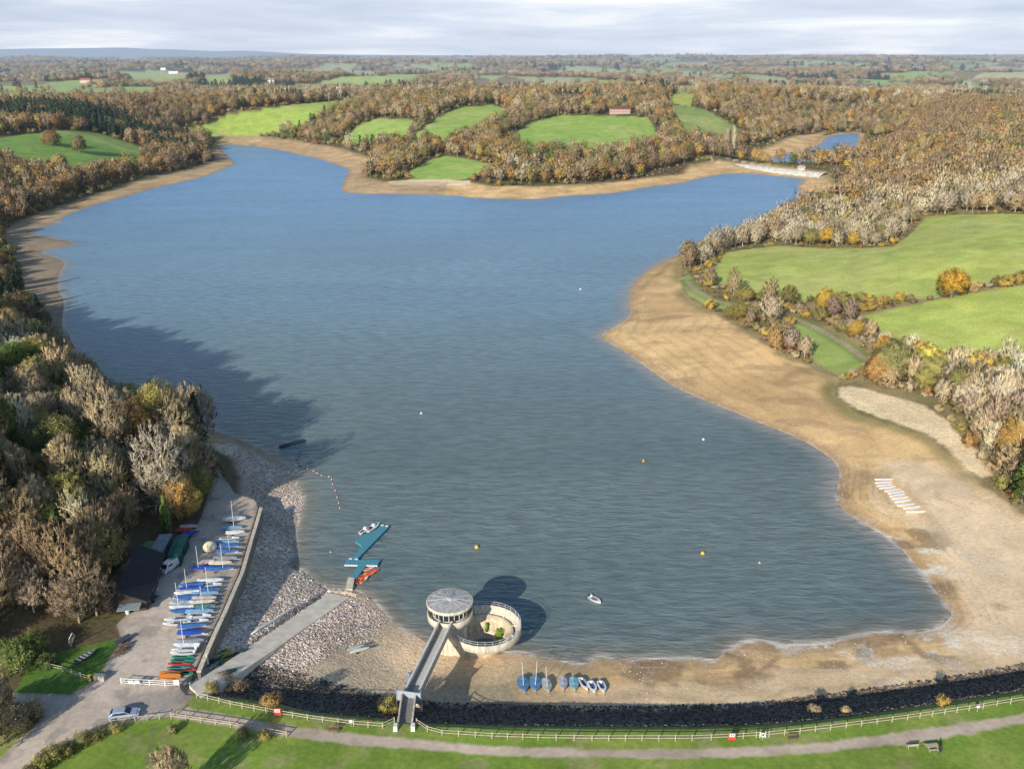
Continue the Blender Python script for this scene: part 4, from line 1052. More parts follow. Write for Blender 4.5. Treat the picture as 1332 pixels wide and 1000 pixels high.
# bushes on the dam
for px, py, s, pal, lab, sp in [
 (508, 927, .75, 'olive', 'yellowish bush on the dam face left of the footbridge', 0), (1225, 916, .42, 'gold', 'small orange bush on the right end of the dam face', 0),
 (292, 893, .8, 'brown', 'dark tangled bush at the head of the slipway, nearest the ramp', 0), (312, 900, .7, 'brown', 'dark bramble right of the bush at the head of the slipway', 0),
 (353, 918, .6, 'rust', 'reddish bramble behind the left red and white sign', 0), (275, 902, .55, 'olive', 'low olive bush at the left end of the crest fence', 0),
 (1059, 927, .45, 'tan', 'thin twiggy shrub on the dam face above the picnic bench', 0), (1100, 927, .38, 'tan', 'small twiggy shrub on the dam face, right of the taller twiggy shrub', 0)]:
    x_, y_ = at(px, py, 7.4); gplant('bush', pal, px, py, s, lab)
for i, (px, py, s) in enumerate([(152, 951, .45), (128, 960, .5), (108, 968, .55), (88, 980, .6), (70, 990, .65), (54, 1001, .65), (38, 1014, .6), (225, 952, .4), (318, 957, .45), (345, 961, .4)]):
    x_, y_ = at(px, py, 8); plant('bush', 'olive', x_, y_, s, True, 'low dark bramble in the verge below the road fence' if px < 160 else 'low bramble under the short fence on the footpath', group='brambles along the verge' if px < 160 else 'brambles under the short fence')
for i, (px, py, s, kd) in enumerate([(-6, 945, .6, 'bare'), (14, 950, 1.1, 'bush'), (30, 942, 1.0, 'bush'), (44, 930, .7, 'bush'), (-8, 975, .55, 'bare'), (4, 925, .9, 'bush'), (62, 866, .7, 'bush'), (46, 850, .9, 'bush'), (30, 872, 1.1, 'bush'), (26, 858, 1.2, 'bush')]):
    x_, y_ = at(px, py, 8); plant(kd, 'tan' if i < 6 else 'green', x_, y_, s, True, 'scrub between the two arms of the road at the lower left' if py > 900 else 'green scrub behind the lawn fence', group='scrub between the road arms' if py > 900 else 'scrub behind the lawn fence')
for k, (px, py, s) in enumerate([(126, 800, .8), (112, 775, .95), (128, 748, .9), (104, 812, .85), (146, 727, .75), (92, 790, 1.0), (150, 712, .75), (138, 742, .75), (166, 700, .65)]):
    x_, y_ = atp(px, py, 8); plant('bare', 'brown', x_, y_, s, True, 'brown bare tree shading the back of the clubhouse', group='bare trees behind the clubhouse')
for k, (px, py, s, pl) in enumerate([(254, 650, .75, 'olive'), (266, 628, .8, 'tan'), (250, 672, .6, 'gold')]):
    x_, y_ = atp(px, py, 8); plant('leafy' if k != 1 else 'bare', pl, x_, y_, s, True, ['olive leafed tree beside the far end of the boat park', 'bare tan tree overhanging the far tip of the boat park', 'small golden bush like tree beside the shaded covered boats'][k])
for k, (px, py, s, pl, kd) in enumerate([(1228, 520, .62, 'tan', 'bare'), (1246, 532, .7, 'pale', 'bare'), (1262, 545, .8, 'pink', 'bare'), (1280, 552, .85, 'tan', 'bare'), (1274, 572, .75, 'tan', 'bare'), (1296, 572, .9, 'pink', 'bare'), (1316, 584, .95, 'tan', 'bare'),
        (1292, 594, .7, 'pale', 'bare'), (1330, 602, 1.0, 'tan', 'bare'), (1306, 618, .7, 'tan', 'bare'), (1322, 630, .75, 'tan', 'bare'), (1262, 524, .8, 'tan', 'bare'), (1300, 548, .9, 'pale', 'bare'), (1324, 560, .95, 'pink', 'bare')]):
    x_, y_, _z = G(px, py); plant(kd, pl, x_, y_, s, True, 'tall bare tree in the stand that comes down to the right beach', group='bare trees above the right beach')
for k, (px, py) in enumerate([(1236, 548), (1250, 560), (1262, 580), (1276, 598), (1290, 612), (1304, 636), (1318, 648), (1270, 560), (1284, 580), (1240, 528), (1206, 512), (1186, 506), (1220, 534), (1296, 604)]):
    x_, y_, _z = G(px, py); plant('bush', ['tan', 'olive', 'rust', 'tan'][k % 4], x_, y_, .6 + .3 * (k % 3) / 2, True, 'low brush at the foot of the tall bare trees above the right beach', group='brush above the right beach')
# tree whose long shadow falls on the grass
x_, y_ = at(228, 1045, 8); plant('bare', 'tan', x_ , y_, .62, True, 'bare tree on the dam slope below the picture edge')
# ------------------------------------------------------------------ built things
WHITE = (.78, .78, .76)
def pm(n, c, r=.5, **k): return paint(n, c, r, **k)
M_wh = pm('white_gelcoat', WHITE, .3, var=.06); M_conc = pm('pale_concrete', (.78, .68, .52), .9, var=.12, scale=1.2, bump=.2, streak=.35); M_conc2 = pm('grey_concrete', (.42, .38, .32), .9, var=.16, scale=1.5, bump=.2)
M_alu = pm('galvanised_steel', (.55, .56, .57), .4, metal=.6, var=.08); M_dark = pm('dark_rubber', (.03, .03, .035), .7); M_wood = pm('weathered_rail', (.50, .43, .31), .85, var=.15, scale=4)
M_glass = pm('dark_glass', (.03, .04, .05), .08, var=.05); M_timber = pm('brown_timber', (.2, .13, .08), .8, var=.2, scale=5)
M_teal = pm('teal_pontoon_plastic', (.09, .30, .36), .55, var=.14, scale=2.0, bump=.3)
_at = at
def at(px, py, z=0.0):
    return atp(px, py, z) if (z >= 7.9 and px < 345 and py < 892) else _at(px, py, z)
_before = set(bpy.data.objects)
def L8(p, z=8): return at(p[0], p[1], z)
def axis(pa, pb, z):
    a = L8(pa, z); b = L8(pb, z); return ((a[0] + b[0]) / 2, (a[1] + b[1]) / 2), math.atan2(b[1] - a[1], b[0] - a[0]), math.hypot(b[0] - a[0], b[1] - a[1])

# ---- boats
def stations(L, B, n=9, stern=.72):
    out = []
    for i in range(n):
        t = i / (n - 1); x = -L / 2 + L * t
        b = B / 2 * (stern + (1 - stern) * math.sin(min(t / .45, 1) * math.pi / 2)) if t < .45 else B / 2 * max(0.02, math.cos((t - .45) / .55 * math.pi / 2) ** .75)
        out.append((x, b, t))
    return out
def hull_part(L, B, D, mat, parent, stern=.72, z0=0):
    mb = MB(); S = stations(L, B, stern=stern); vs = []
    for x, b, t in S:
        sh = D * (1 + .22 * t * t); kz = D * .25 * max(0, t - .6) / .4
        for yy, zz in ((-b, sh), (-b * .86, D * .42 + kz), (-b * .25, kz), (b * .25, kz), (b * .86, D * .42 + kz), (b, sh)): vs.append((x, yy, z0 + zz))
    fs = []; k = 6
    for i in range(len(S) - 1):
        for j in range(k - 1): fs.append((i * k + j, (i + 1) * k + j, (i + 1) * k + j + 1, i * k + j + 1))
    fs.append(tuple(range(k))); mb.add(vs, fs); return mb.build('hull', mat, parent, True)
def deck_part(L, B, D, mat, cm, parent, stern=.72, z0=0, cockpit=True):
    mb = MB(); S = stations(L, B, stern=stern); vs = []
    for x, b, t in S:
        sh = D * (1 + .22 * t * t); c = b * .55 if (cockpit and .1 < t < .66) else b * .2; cz = sh * .35 if (cockpit and .1 < t < .66) else sh + .05
        for yy, zz in ((-b, sh), (-c, sh + .03), (-c * .9, cz), (c * .9, cz), (c, sh + .03), (b, sh)): vs.append((x, yy, z0 + zz + .004))
    for i in range(len(S) - 1):
        for j in range(5):
            mb.add([], []); 
    fs = []; ms = []
    for i in range(len(S) - 1):
        for j in range(5): fs.append((i * 6 + j, i * 6 + j + 1, (i + 1) * 6 + j + 1, (i + 1) * 6 + j)); ms.append(1 if (cockpit and .1 < S[i][2] < .6 and 0 < j < 4) else 0)
    mb.v = vs; mb.f = fs; mb.m = ms; return mb.build('deck', [mat, cm], parent)
def cover_part(L, B, D, mat, parent, stern=.72, z0=0, ridge=.28):
    mb = MB(); S = stations(L + .12, B + .1, stern=stern); vs = []
    for x, b, t in S:
        sh = D * (1 + .22 * t * t); r = ridge * (1 - .7 * t) + .05 * math.sin(t * 17)
        for yy, zz in ((-b, sh - .14), (-b, sh + .03), (-b * .5, sh + r * .55), (0, sh + r), (b * .5, sh + r * .55), (b, sh + .03), (b, sh - .14)): vs.append((x, yy, z0 + zz))
    k = 7; fs = [(i * k + j, i * k + j + 1, (i + 1) * k + j + 1, (i + 1) * k + j) for i in range(len(S) - 1) for j in range(k - 1)] + [tuple(range(k))[::-1]]
    mb.add(vs, fs); return mb.build('cover', mat, parent, False)
def trolley_part(L, B, parent):
    mb = MB(); mb.tube([(-L * .15, -B * .4, .28), (-L * .15, B * .4, .28)], .03, 5); mb.tube([(-L * .4, 0, .3), (L * .62, 0, .32)], .03, 5); mb.tube([(L * .62, -.2, .32), (L * .62, .2, .32)], .025, 5)
    t = mb.build('trolley', M_alu, parent)
    for s in (-1, 1): MB().tube([(-L * .15, s * B * .42 - .06, .22), (-L * .15, s * B * .42 + .06, .22)], .22, 10).build('wheel', M_dark, t)
def boat(loc, rz, L, B, hc, cc=None, mast=0, D=.42, label='', group=None, trolley=True, cockpit=True, dark=(.10, .11, .13), stern=.72, name='sailing_dinghy', cat='dinghy', tilt=0, zoff=0):
    o = thing(name, label, cat, (loc[0], loc[1], loc[2] + zoff), rz, group)
    if tilt: o.rotation_euler = (R(tilt), 0, rz)
    z0 = .3 if trolley else 0
    hull_part(L, B, D, hc if not isinstance(hc, tuple) else pm('hull_paint', hc, .35, var=.05), o, stern, z0)
    if cc: cover_part(L, B, D, pm('boat_cover', cc, .75, var=.16, scale=2.5), o, stern, z0)
    else: deck_part(L, B, D, pm('deck_paint', tuple(min(1, v * 1.02) for v in hc), .35, var=.06), pm('cockpit', dark, .6), o, stern, z0, cockpit)
    if mast:
        mb = MB().tube([(L * .12, 0, z0 + .1), (L * .12, 0, z0 + mast)], [.055, .04], 6); mp = mb.build('mast', pm('mast_paint', (.82, .82, .8), .35, var=.03), o)
    if trolley: trolley_part(L, B, o)
    return o

BLUE = (.06, .17, .42); RBLUE = (.03, .09, .45); LBLUE = (.22, .42, .58); NAVY = (.03, .06, .2); PALEB = (.38, .48, .56); TEALG = (.10, .24, .24); GREEN = (.02, .25, .16); RED = (.5, .07, .06); CREAM = (.75, .66, .5); GREY = (.32, .33, .35); PINK = (.62, .5, .47)
colname = {BLUE: 'blue', RBLUE: 'royal blue', LBLUE: 'light blue', NAVY: 'navy', PALEB: 'pale grey blue', TEALG: 'teal green', GREY: 'grey', CREAM: 'cream', PINK: 'faded pink', WHITE: 'white', GREEN: 'green', RED: 'red'}
ordn = ['first', 'second', 'third', 'fourth', 'fifth', 'sixth', 'seventh', 'eighth', 'ninth', 'tenth', 'eleventh', 'twelfth', 'thirteenth', 'fourteenth', 'fifteenth', 'sixteenth', 'seventeenth', 'eighteenth', 'nineteenth', 'twentieth']
# (px, py, cover or None, hull, mast, length)   listed from the orange canoes outwards
wall_file = [(248,834,GREY,WHITE,0,3.8),(249,823,RBLUE,WHITE,0,4.0),(250,814,BLUE,WHITE,0,4.2),(255,808,None,WHITE,0,3.8),(259,801,None,WHITE,0,3.8),(260,795,LBLUE,WHITE,5.6,4.2),
 (263,789,TEALG,WHITE,0,4.0),(263,783,CREAM,WHITE,0,4.0),(266,778,PINK,WHITE,0,3.8),(267,772,LBLUE,WHITE,6.0,4.2),(271,767,BLUE,WHITE,0,3.6),(273,761,None,WHITE,0,3.9),(274,755,WHITE,WHITE,0,4.2),
 (286,740,BLUE,WHITE,6.2,4.6),(287,732,CREAM,WHITE,0,3.8),(293,726,GREY,WHITE,0,4.0),(295,717,BLUE,WHITE,5.2,4.2),(296,710,BLUE,WHITE,0,4.4),(295,705,LBLUE,WHITE,0,4.4)]
yard_file = [(238,849,None,WHITE,0,3.6),(240,845,None,WHITE,0,3.6),(243,839,WHITE,WHITE,5.4,3.8),(230,811,None,WHITE,0,4.2),(232,805,None,WHITE,0,4.2),(236,795,BLUE,WHITE,0,3.8),(236,790,WHITE,WHITE,5.6,3.8),
 (237,784,PALEB,WHITE,0,3.9),(241,777,BLUE,WHITE,0,3.9),(243,771,WHITE,WHITE,0,4.0),(247,766,RBLUE,WHITE,4.8,4.0),(249,761,BLUE,WHITE,0,4.0),(262,739,RBLUE,WHITE,5.4,4.2),(264,731,PINK,WHITE,0,3.8)]
for F_, lab in ((wall_file, 'along the wall'), (yard_file, 'in the outer file')):
    for i, (px, py, cc, hc, mast, L_) in enumerate(F_):
        x_, y_ = at(px, py, 8.5)
        what = ('%s covered dinghy' % colname[cc]) if cc else 'open white dinghy'
        boat((x_, y_, 8.0), math.pi * (0 if F_ is wall_file else 1) + R(4) + rng.uniform(-.09, .09), L_ * 1.18, 1.6, hc, cc, mast, label='%s%s, %s from the orange canoes %s' % (what, ' with mast' if mast else '', ordn[i], lab), group='dinghies parked in the boat park')
for px, py, c, lab in ((238, 854, GREEN, 'upper of two bright green kayaks below the white dinghies'), (236, 859, GREEN, 'lower of two bright green kayaks, just above the red one'), (233, 863, RED, 'long faded red kayak between the green kayaks'), (232, 868, TEALG, 'dull green kayak between the red kayak and the orange canoes'),
                       (247, 871, RED, 'short dark red kayak beside the orange canoes'), (243, 875, GREEN, 'short green kayak tucked behind the orange canoes')):
    x_, y_ = at(px, py, 8.3); boat((x_, y_, 8.0), R(-3 + rng.uniform(-3, 3)), 3.9 if px < 240 else 2.2, .8, c, None, 0, D=.4, label=lab, trolley=False, cockpit=True, dark=(.02, .04, .04), stern=.2, name='kayak', cat='kayak')
for k, (py, z_) in enumerate(((880, 0), (875, .42), (878, .84))):
    x_, y_ = at(221, py, 8.3 + z_); boat((x_, y_ , 8.0 + z_), R(-2), 3.6, 1.0, (.75, .25, .03), None, 0, D=.42, label=['bottom orange canoe of the stack by the white gate', 'middle orange canoe of the stack by the white gate', 'top orange canoe of the stack by the white gate'][k], trolley=False, cockpit=False, stern=.3, name='canoe', cat='canoe')
# larger boats at the head of the park
for px, py, cc, L_, B_, lab in ((305, 675, WHITE, 5.0, 2.2, 'big white covered safety boat at the far end of the boat park'), (301, 686, LBLUE, 4.6, 1.5, 'dinghy under a faded turquoise cover behind the big white safety boat'),
                            (306, 692, WHITE, 4.0, 1.6, 'short white covered boat between the turquoise cover and the slim white hull'), (298, 700, None, 4.4, 1.3, 'slim plain white hull between the short white boat and the blue covers')):
    x_, y_ = at(px, py, 8.6); boat((x_, y_, 8), R(6), L_, B_, WHITE, cc, 7 if py == 686 else 0, D=.55 if B_ > 2 else .42, label=lab)
for px, py, cc, rz, lab in ((240, 690, RED, 10, 'small boat under a red cover in the shade beyond the green containers'), (248, 694, RBLUE, 20, 'small boat under a bright blue cover in the shade beyond the green containers'), (246, 685, PINK, 5, 'dull pink covered boat behind the red and blue ones')):
    x_, y_ = at(px, py, 8.5); boat((x_, y_, 8), R(rz), 3.8, 1.5, WHITE, cc, 0, label=lab)
x_, y_ = at(273, 712, 8.6); o = thing('covered_trailer', 'cream domed covered trailer standing alone left of the blue boats', 'trailer', (x_, y_, 8), R(5))
MB().lathe([(1.45, .35), (1.5, .8), (1.35, 1.3), (.95, 1.7), (.4, 1.9), (0.01, 1.95)], 20).build('cover', pm('cream_canvas', (.85, .76, .50), .8), o, True); MB().box((0, 0, .3), (2.2, 1.8, .12)).build('chassis', M_alu, o)
for s in (-1, 1): MB().tube([(0, s * 1.0 - .1, .28), (0, s * 1.0 + .1, .28)], .28, 12).build('wheel', M_dark, o)

# dinghies on the foreshore
fs_ = [(681, 888, (.10, .22, .38), WHITE, 5.4, 2.0, 3.9, 'left one of the two blue covered dinghies with tall masts on the foreshore'), (696, 887, (.12, .26, .42), WHITE, 5.6, 2.0, 3.9, 'right one of the two blue covered dinghies with tall masts on the foreshore'),
       (712, 889, (.40, .42, .40), WHITE, 4.6, 1.6, 3.6, 'grey covered dinghy with a shorter mast, right of the two blue ones'), (733, 886, (.42, .44, .48), WHITE, 0, 1.4, 3.4, 'grey covered dinghy without a mast on the foreshore'),
       (747, 886, (.22, .42, .50), WHITE, 0, 1.6, 3.5, 'turquoise covered dinghy without a mast on the foreshore'), (759, 886, None, WHITE, 0, 1.4, 3.6, 'open white dinghy with blue trim beside the turquoise cover'), (771, 890, None, WHITE, 0, 1.5, 3.2, 'open white dinghy with a dark cockpit, second from the right of the foreshore row'), (783, 890, None, WHITE, 0, 1.5, 3.2, 'rightmost open white dinghy with a dark cockpit on the foreshore')]
for i, (px, py, cc, hc, mast, B_, L_, lab) in enumerate(fs_):
    x_, y_ = at(px, py, 1.7); z_ = hz(x_, y_)
    boat((x_, y_, z_), R(-84 + [2, -4, 3, -8, -3, 12, 6, 4][i]), L_, B_, hc, cc, mast, label=lab, dark=(.08, .12, .25) if i > 4 else (.1, .1, .1), trolley=True, tilt=[4, -3, 5, 0, 3, -8, 2, -2][i])
g = G(535, 888); boat((g[0], g[1], hz(g[0], g[1])), R(-70), 3.8, 1.6, WHITE, (.36, .38, .40), 0, label='grey covered dinghy in the sun beside the footbridge', tilt=6)
g = G(463, 845); boat((g[0], g[1], hz(g[0], g[1])), R(28), 3.4, .9, (.45, .52, .46), None, 0, D=.3, label='pale green upper one of two small hulls on the stony beach', cockpit=False, stern=.4)
g = G(468, 848); boat((g[0], g[1], hz(g[0], g[1])), R(22), 3.6, .9, (.68, .70, .66), None, 0, D=.3, label='pale white lower one of two small hulls on the stony beach', cockpit=False, stern=.4)
g = G(774, 781); o = boat((g[0], g[1], -.12), R(-48), 3.2, 1.7, WHITE, None, 0, D=.5, label='small white motorboat moored alone on the open water', trolley=False, dark=(.2, .18, .22), name='motor_boat', cat='boat')
MB().box((-1.75, 0, .55), (.3, .35, .7), m=0).build('outboard_motor', M_dark, o, bevel=.05)

# row of upturned hulls on the right beach
rows = [(1149, 624.5, -3), (1149, 628.5, 5), (1150.5, 632, 9), (1154, 635, 10), (1160.5, 638.5, 13), (1165, 641.5, 12), (1167, 645, 14), (1170.5, 648.5, 10), (1174, 652.5, 12), (1178, 657.5, 8), (1185.5, 661, 10), (1190.5, 666.5, -2)]
for i, (px, py, a) in enumerate(rows):
    g = G(px, py); x_, y_ = g[0], g[1]
    o = boat((x_, y_, hz(x_, y_)), R(a + 2), 4.6, .92, (.92, .91, .88), None, 0, D=.34, cockpit=False, stern=.15, trolley=False, label='slim white hull, %s from the top of the row on the right beach' % ordn[i], group='white hulls in a row on the right beach', name='racing_hull', cat='boat')
    mb = MB().tube([(1.9, 0, .34), (2.9, 0, .3)], [.05, .03], 5); mb.build('bowsprit', pm('pale_orange', (.8, .5, .35), .5), o)

# ---- slipway shore clutter
for px, py, rz, lab in ((272, 866, 38, 'dark green open boat on the left edge of the slipway'), (292, 880, 34, 'dark green open boat at the right edge of the slipway head'), (309, 856, 40, 'dark olive rowing boat lying beside the yellow kayaks')):
    x_, y_ = at(px, py, 6.0 if px < 300 else 4.2); z_ = max(hz(x_, y_), 6.3 if px < 300 else 0)
    boat((x_, y_, z_), R(rz), 4.4, 1.3, (.035, .07, .05), None, 0, D=.5, label=lab, trolley=False, dark=(.15, .16, .15), name='rowing_boat', cat='boat')
x_, y_ = at(270, 862, 7.2); o = thing('folded_sail', 'white folded sail standing up in the dark green boat beside the slipway', 'sail', (x_, y_, 7.0))
MB().tube([(0, 0, 0), (0, 0, 1.3), (-.12, .03, 2.3)], [.24, .16, .03], 8).build('sailcloth', M_wh, o)
for k, (px, py, rz) in enumerate(((292, 850, 38), (295, 856, 30), (289, 857, 52), (297, 860, 20))):
    x_, y_ = at(px, py, 4.6); z_ = hz(x_, y_)
    boat((x_, y_, max(z_, 3.9)), R(rz), 3.2, .62, (.66, .55, .06), None, 0, D=.3, label=['yellow kayak at the back of the yellow group by the slipway', 'yellow kayak in the middle of the yellow group by the slipway', 'yellow kayak at the left of the yellow group by the slipway', 'yellow kayak at the front of the yellow group, nearest the slipway'][k], trolley=False, stern=.2, name='kayak', cat='kayak', tilt=15 * (-1) ** k)
mb = MB(); a = G(327, 826); b_ = G(396, 788); n_ = 8
pts = [(a[0] + (b_[0] - a[0]) * i / n_, a[1] + (b_[1] - a[1]) * i / n_ + .25 * math.sin(i * 1.3), max(hz(a[0] + (b_[0] - a[0]) * i / n_, a[1] + (b_[1] - a[1]) * i / n_), .3) + .25) for i in range(n_ + 1)]
mb.tube(pts, [.12, .3, .32, .28, .22, .2, .2, .18, .08], 8)
tag(mb.build('rolled_boom', pm('white_sheeting', (.75, .74, .72), .5), None, True), 'long white rolled boom lying on the stones along the slipway', 'boom')

# ---- slipway ramp
up, lo = RUP, RLO
mb = MB(); n_ = 24
def lerp3(P, zz, t):
    t *= 2; i = min(int(t), 1); f = t - i; return (P[i][0] + (P[i + 1][0] - P[i][0]) * f, P[i][1] + (P[i + 1][1] - P[i][1]) * f, zz[i] + (zz[i + 1] - zz[i]) * f)
zz = [8.05, 4.6, .35]; vs = []
for i in range(n_ + 1):
    t = i / n_; p = lerp3(up, zz, t); q = lerp3(lo, zz, t)
    vs += [(p[0], p[1], p[2]), (q[0], q[1], q[2]), (p[0], p[1], p[2] - 4.5), (q[0], q[1], q[2] - 4.5)]
fs = []
for i in range(n_):
    k = i * 4; fs += [(k, k + 1, k + 5, k + 4), (k + 1, k + 3, k + 7, k + 5), (k + 2, k, k + 4, k + 6)]
fs += [(0, 2, 3, 1), (n_ * 4, n_ * 4 + 1, n_ * 4 + 3, n_ * 4 + 2)]
mb.add(vs, fs); M_slip = pm('ribbed_slip_concrete', (.92, .79, .60), .9, var=.12, scale=.5, bump=.15)
tag(mb.build('slipway', M_slip), kind='structure')
# second slip in the shade at the end of the boat park
mb = MB(); P_ = [(272,612,7.9),(288,612,7.9),(283,650,7.0),(301,645,6.8),(300,668,8.05),(318,664,8.05)]
A = [at(*p) + (p[2] + .06,) for p in P_]
mb.add([A[0], A[1], A[3], A[2]] , [(0, 1, 2, 3)]); mb.add([A[2], A[3], A[5], A[4]], [(0, 1, 2, 3)])
# retaining wall along the boat park
wl = [at(x, y, 8) for x, y in [(255,876),(268,845),(290,797),(312,747),(325,702),(337,662)]]
def strip_wall(name, pts, z0, z1, th, mat, parent=None):
    mb = MB()
    for i in range(len(pts) - 1):
        (ax, ay), (bx, by) = pts[i], pts[i + 1]; L_ = math.hypot(bx - ax, by - ay); nx_, ny_ = -(by - ay) / L_ * th / 2, (bx - ax) / L_ * th / 2
        n_ = 5; vs = []
        for k in range(n_ + 1):
            t = k / n_; px_, py_ = ax + (bx - ax) * t, ay + (by - ay) * t; zz_ = float(zplat(px_, py_)); zb_ = max(zz_ + z0, 0) if z0 < 0 else zz_ + z0
            vs += [(px_ - nx_, py_ - ny_, zb_), (px_ + nx_, py_ + ny_, zb_), (px_ + nx_, py_ + ny_, zz_ + z1), (px_ - nx_, py_ - ny_, zz_ + z1)]
        fs = [(k * 4 + a_, k * 4 + (a_ + 1) % 4, k * 4 + 4 + (a_ + 1) % 4, k * 4 + 4 + a_) for k in range(n_) for a_ in range(4)] + [(3, 2, 1, 0), (n_ * 4, n_ * 4 + 1, n_ * 4 + 2, n_ * 4 + 3)]
        mb.add(vs, fs)
    return mb.build(name, mat, parent)
o = thing('retaining_wall', 'long pale coping wall between the boat park and the stony shore', 'wall', (0, 0, 0))
strip_wall('wall', [(p[0] + .5, p[1]) for p in wl], -7, .3, .5, pm('old_wall_concrete', (.30, .26, .2), .9, var=.2, scale=.8, streak=.4), o); strip_wall('coping', [(p[0] + .5, p[1]) for p in wl], .305, .5, .75, M_conc, o)

# ---- valve tower
TX, TY = at(585, 781, 10)
o = thing('valve_tower', 'round concrete valve tower with glazed room and shallow ribbed cone roof', 'tower', (TX, TY, 0))
MB().lathe([(3.15, -3), (3.15, 6.2)], 40).build('shaft', M_conc, o, True)
mb = MB().prism([(-1.0, -2.9), (5.2, -3.6), (5.6, -2.6), (1.4, 1.0), (-1, 1)], -3, 1.9); mb.build('plinth', M_conc, o)
MB().lathe([(3.14, 6.1), (4.25, 6.35), (4.3, 7.75), (4.1, 7.78), (4.08, 6.7), (2.6, 6.68)], 48).build('balcony', M_conc, o, True)
MB().lathe([(3.25, 6.7), (3.25, 7.5), (3.1, 7.5)], 40).build('dado', M_conc, o, True)
MB().lathe([(3.16, 7.5), (3.16, 9.45)], 20).build('glazing', M_glass, o)
mb = MB()
for k in range(20): a = 2 * math.pi * k / 20; mb.box((3.22 * math.cos(a), 3.22 * math.sin(a), 8.5), (.12, .12, 1.95), a)
mb.build('mullions', pm('white_frame', (.7, .69, .66), .5), o)
MB().lathe([(3.0, 9.42), (4.3, 9.45), (4.36, 9.52), (4.38, 10.02), (4.3, 10.06), (4.16, 10.05)], 56).build('roof_fascia', M_conc, o, True)
mr_ = pm('lead_roof', (.46, .43, .40), .5, metal=.0, var=.22, scale=1.2)
rf = MB().lathe([(4.17, 10.0), (.5, 10.42), (.02, 10.44)], 28).build('roof', mr_, o)
mb = MB()
for k in range(14):
    a = 2 * math.pi * k / 14; mb.tube([(4.1 * math.cos(a), 4.1 * math.sin(a), 10.03), (.4 * math.cos(a), .4 * math.sin(a), 10.45)], .035, 4)
mb.build('rib', pm('pale_rib', (.62, .64, .68), .5), rf)
MB().lathe([(.55, 10.42), (.5, 10.52), (.3, 10.56), (.02, 10.57)], 16).build('finial', pm('pale_cap', (.6, .6, .62), .5), rf)
mb = MB().tube([(4.2 * math.cos(R(a)), 4.2 * math.sin(R(a)), 8.15) for a in range(-70, 251, 8)], .035, 5, caps=False)
for a in range(-70, 251, 16): mb.tube([(4.2 * math.cos(R(a)), 4.2 * math.sin(R(a)), 7.7), (4.2 * math.cos(R(a)), 4.2 * math.sin(R(a)), 8.15)], .025, 4)
mb.build('handrail', M_alu, o)

# ---- bell mouth spillway
BX, BY = -5.1, 149.9
o = thing('bellmouth_spillway', 'round concrete bellmouth spillway with a raised outer walkway ring beside the tower', 'spillway', (BX, BY, 0))
MB().lathe([(5.3, 3.95), (5.05, 4.05), (4.8, 3.9), (4.5, 3.2), (3.9, 1.6), (3.3, .2), (2.6, -1.6), (2.2, -5)], 56).build('bowl', pm('stained_concrete', (.74, .61, .40), .9, var=.2, scale=.7, bump=.2, streak=.4), o, True)
MB().lathe([(2.2, -5.1), (0.02, -5.1)], 24).build('pool', pm('dark_pool', (.02, .03, .03), .1), o)
MB().lathe([(2.9, -3), (3.0, .2), (4.3, 2.0), (5.35, 3.3), (5.4, 3.92), (5.3, 3.96)], 56).build('outer_shell', M_conc, o, True)
mb = MB().lathe([(5.75, 3.55), (6.6, 3.3), (6.85, 3.5), (6.85, 5.0), (6.65, 5.02), (6.6, 4.15), (5.8, 4.1), (5.75, 3.55)], 64, a0=-172, a1=112)
mb.build('walkway_ring', M_conc, o, True)
mb = MB()
for a in (-160, -125, -90, -55, -20, 15, 50, 85): mb.box((5.6 * math.cos(R(a)), 5.6 * math.sin(R(a)), 3.95), (.9, .22, .3), R(a))
mb.build('brackets', M_conc, o)
mb = MB()
for zr in (5.45, 5.9): mb.tube([(6.75 * math.cos(R(a)), 6.75 * math.sin(R(a)), zr) for a in range(-172, 113, 6)], .028, 5, caps=False)
for a in range(-172, 113, 12): mb.tube([(6.75 * math.cos(R(a)), 6.75 * math.sin(R(a)), 5.0), (6.75 * math.cos(R(a)), 6.75 * math.sin(R(a)), 5.92)], .028, 4)
mb.build('handrail', pm('white_rail', (.75, .77, .8), .4), o)
# weeds growing inside the bowl
for (dx, dy, h_, n_, nm, lab) in ((1.9, .9, 1.7, 260, 'weed_bush', 'bright green bushy weed growing on the inner wall of the bellmouth'), (.35, 1.7, 1.9, 90, 'trailing_weed', 'thin green weed hanging on the inner wall, left of the bushy one')):
    a = math.atan2(dy, dx); T = np.stack([rng.normal(size=n_) * (.34 if n_ > 100 else .10), rng.normal(size=n_) * (.25 if n_ > 100 else .1), rng.uniform(0, h_, n_)], 1)
    V, s = leaf_crown(T, 6, .22, .1, h_ / 2, h_ / 2); me = as_mesh('foliage', V, s, M_LEAF)
    w_ = thing(nm, lab, 'plant', (BX + 3.1 * math.cos(a + .15), BY + 2.9 * math.sin(a + .15) - (0 if n_ > 100 else -.5), 1.2)); c = link('foliage', me, w_); c['tint'] = [.36, .50, .07, 1.0]

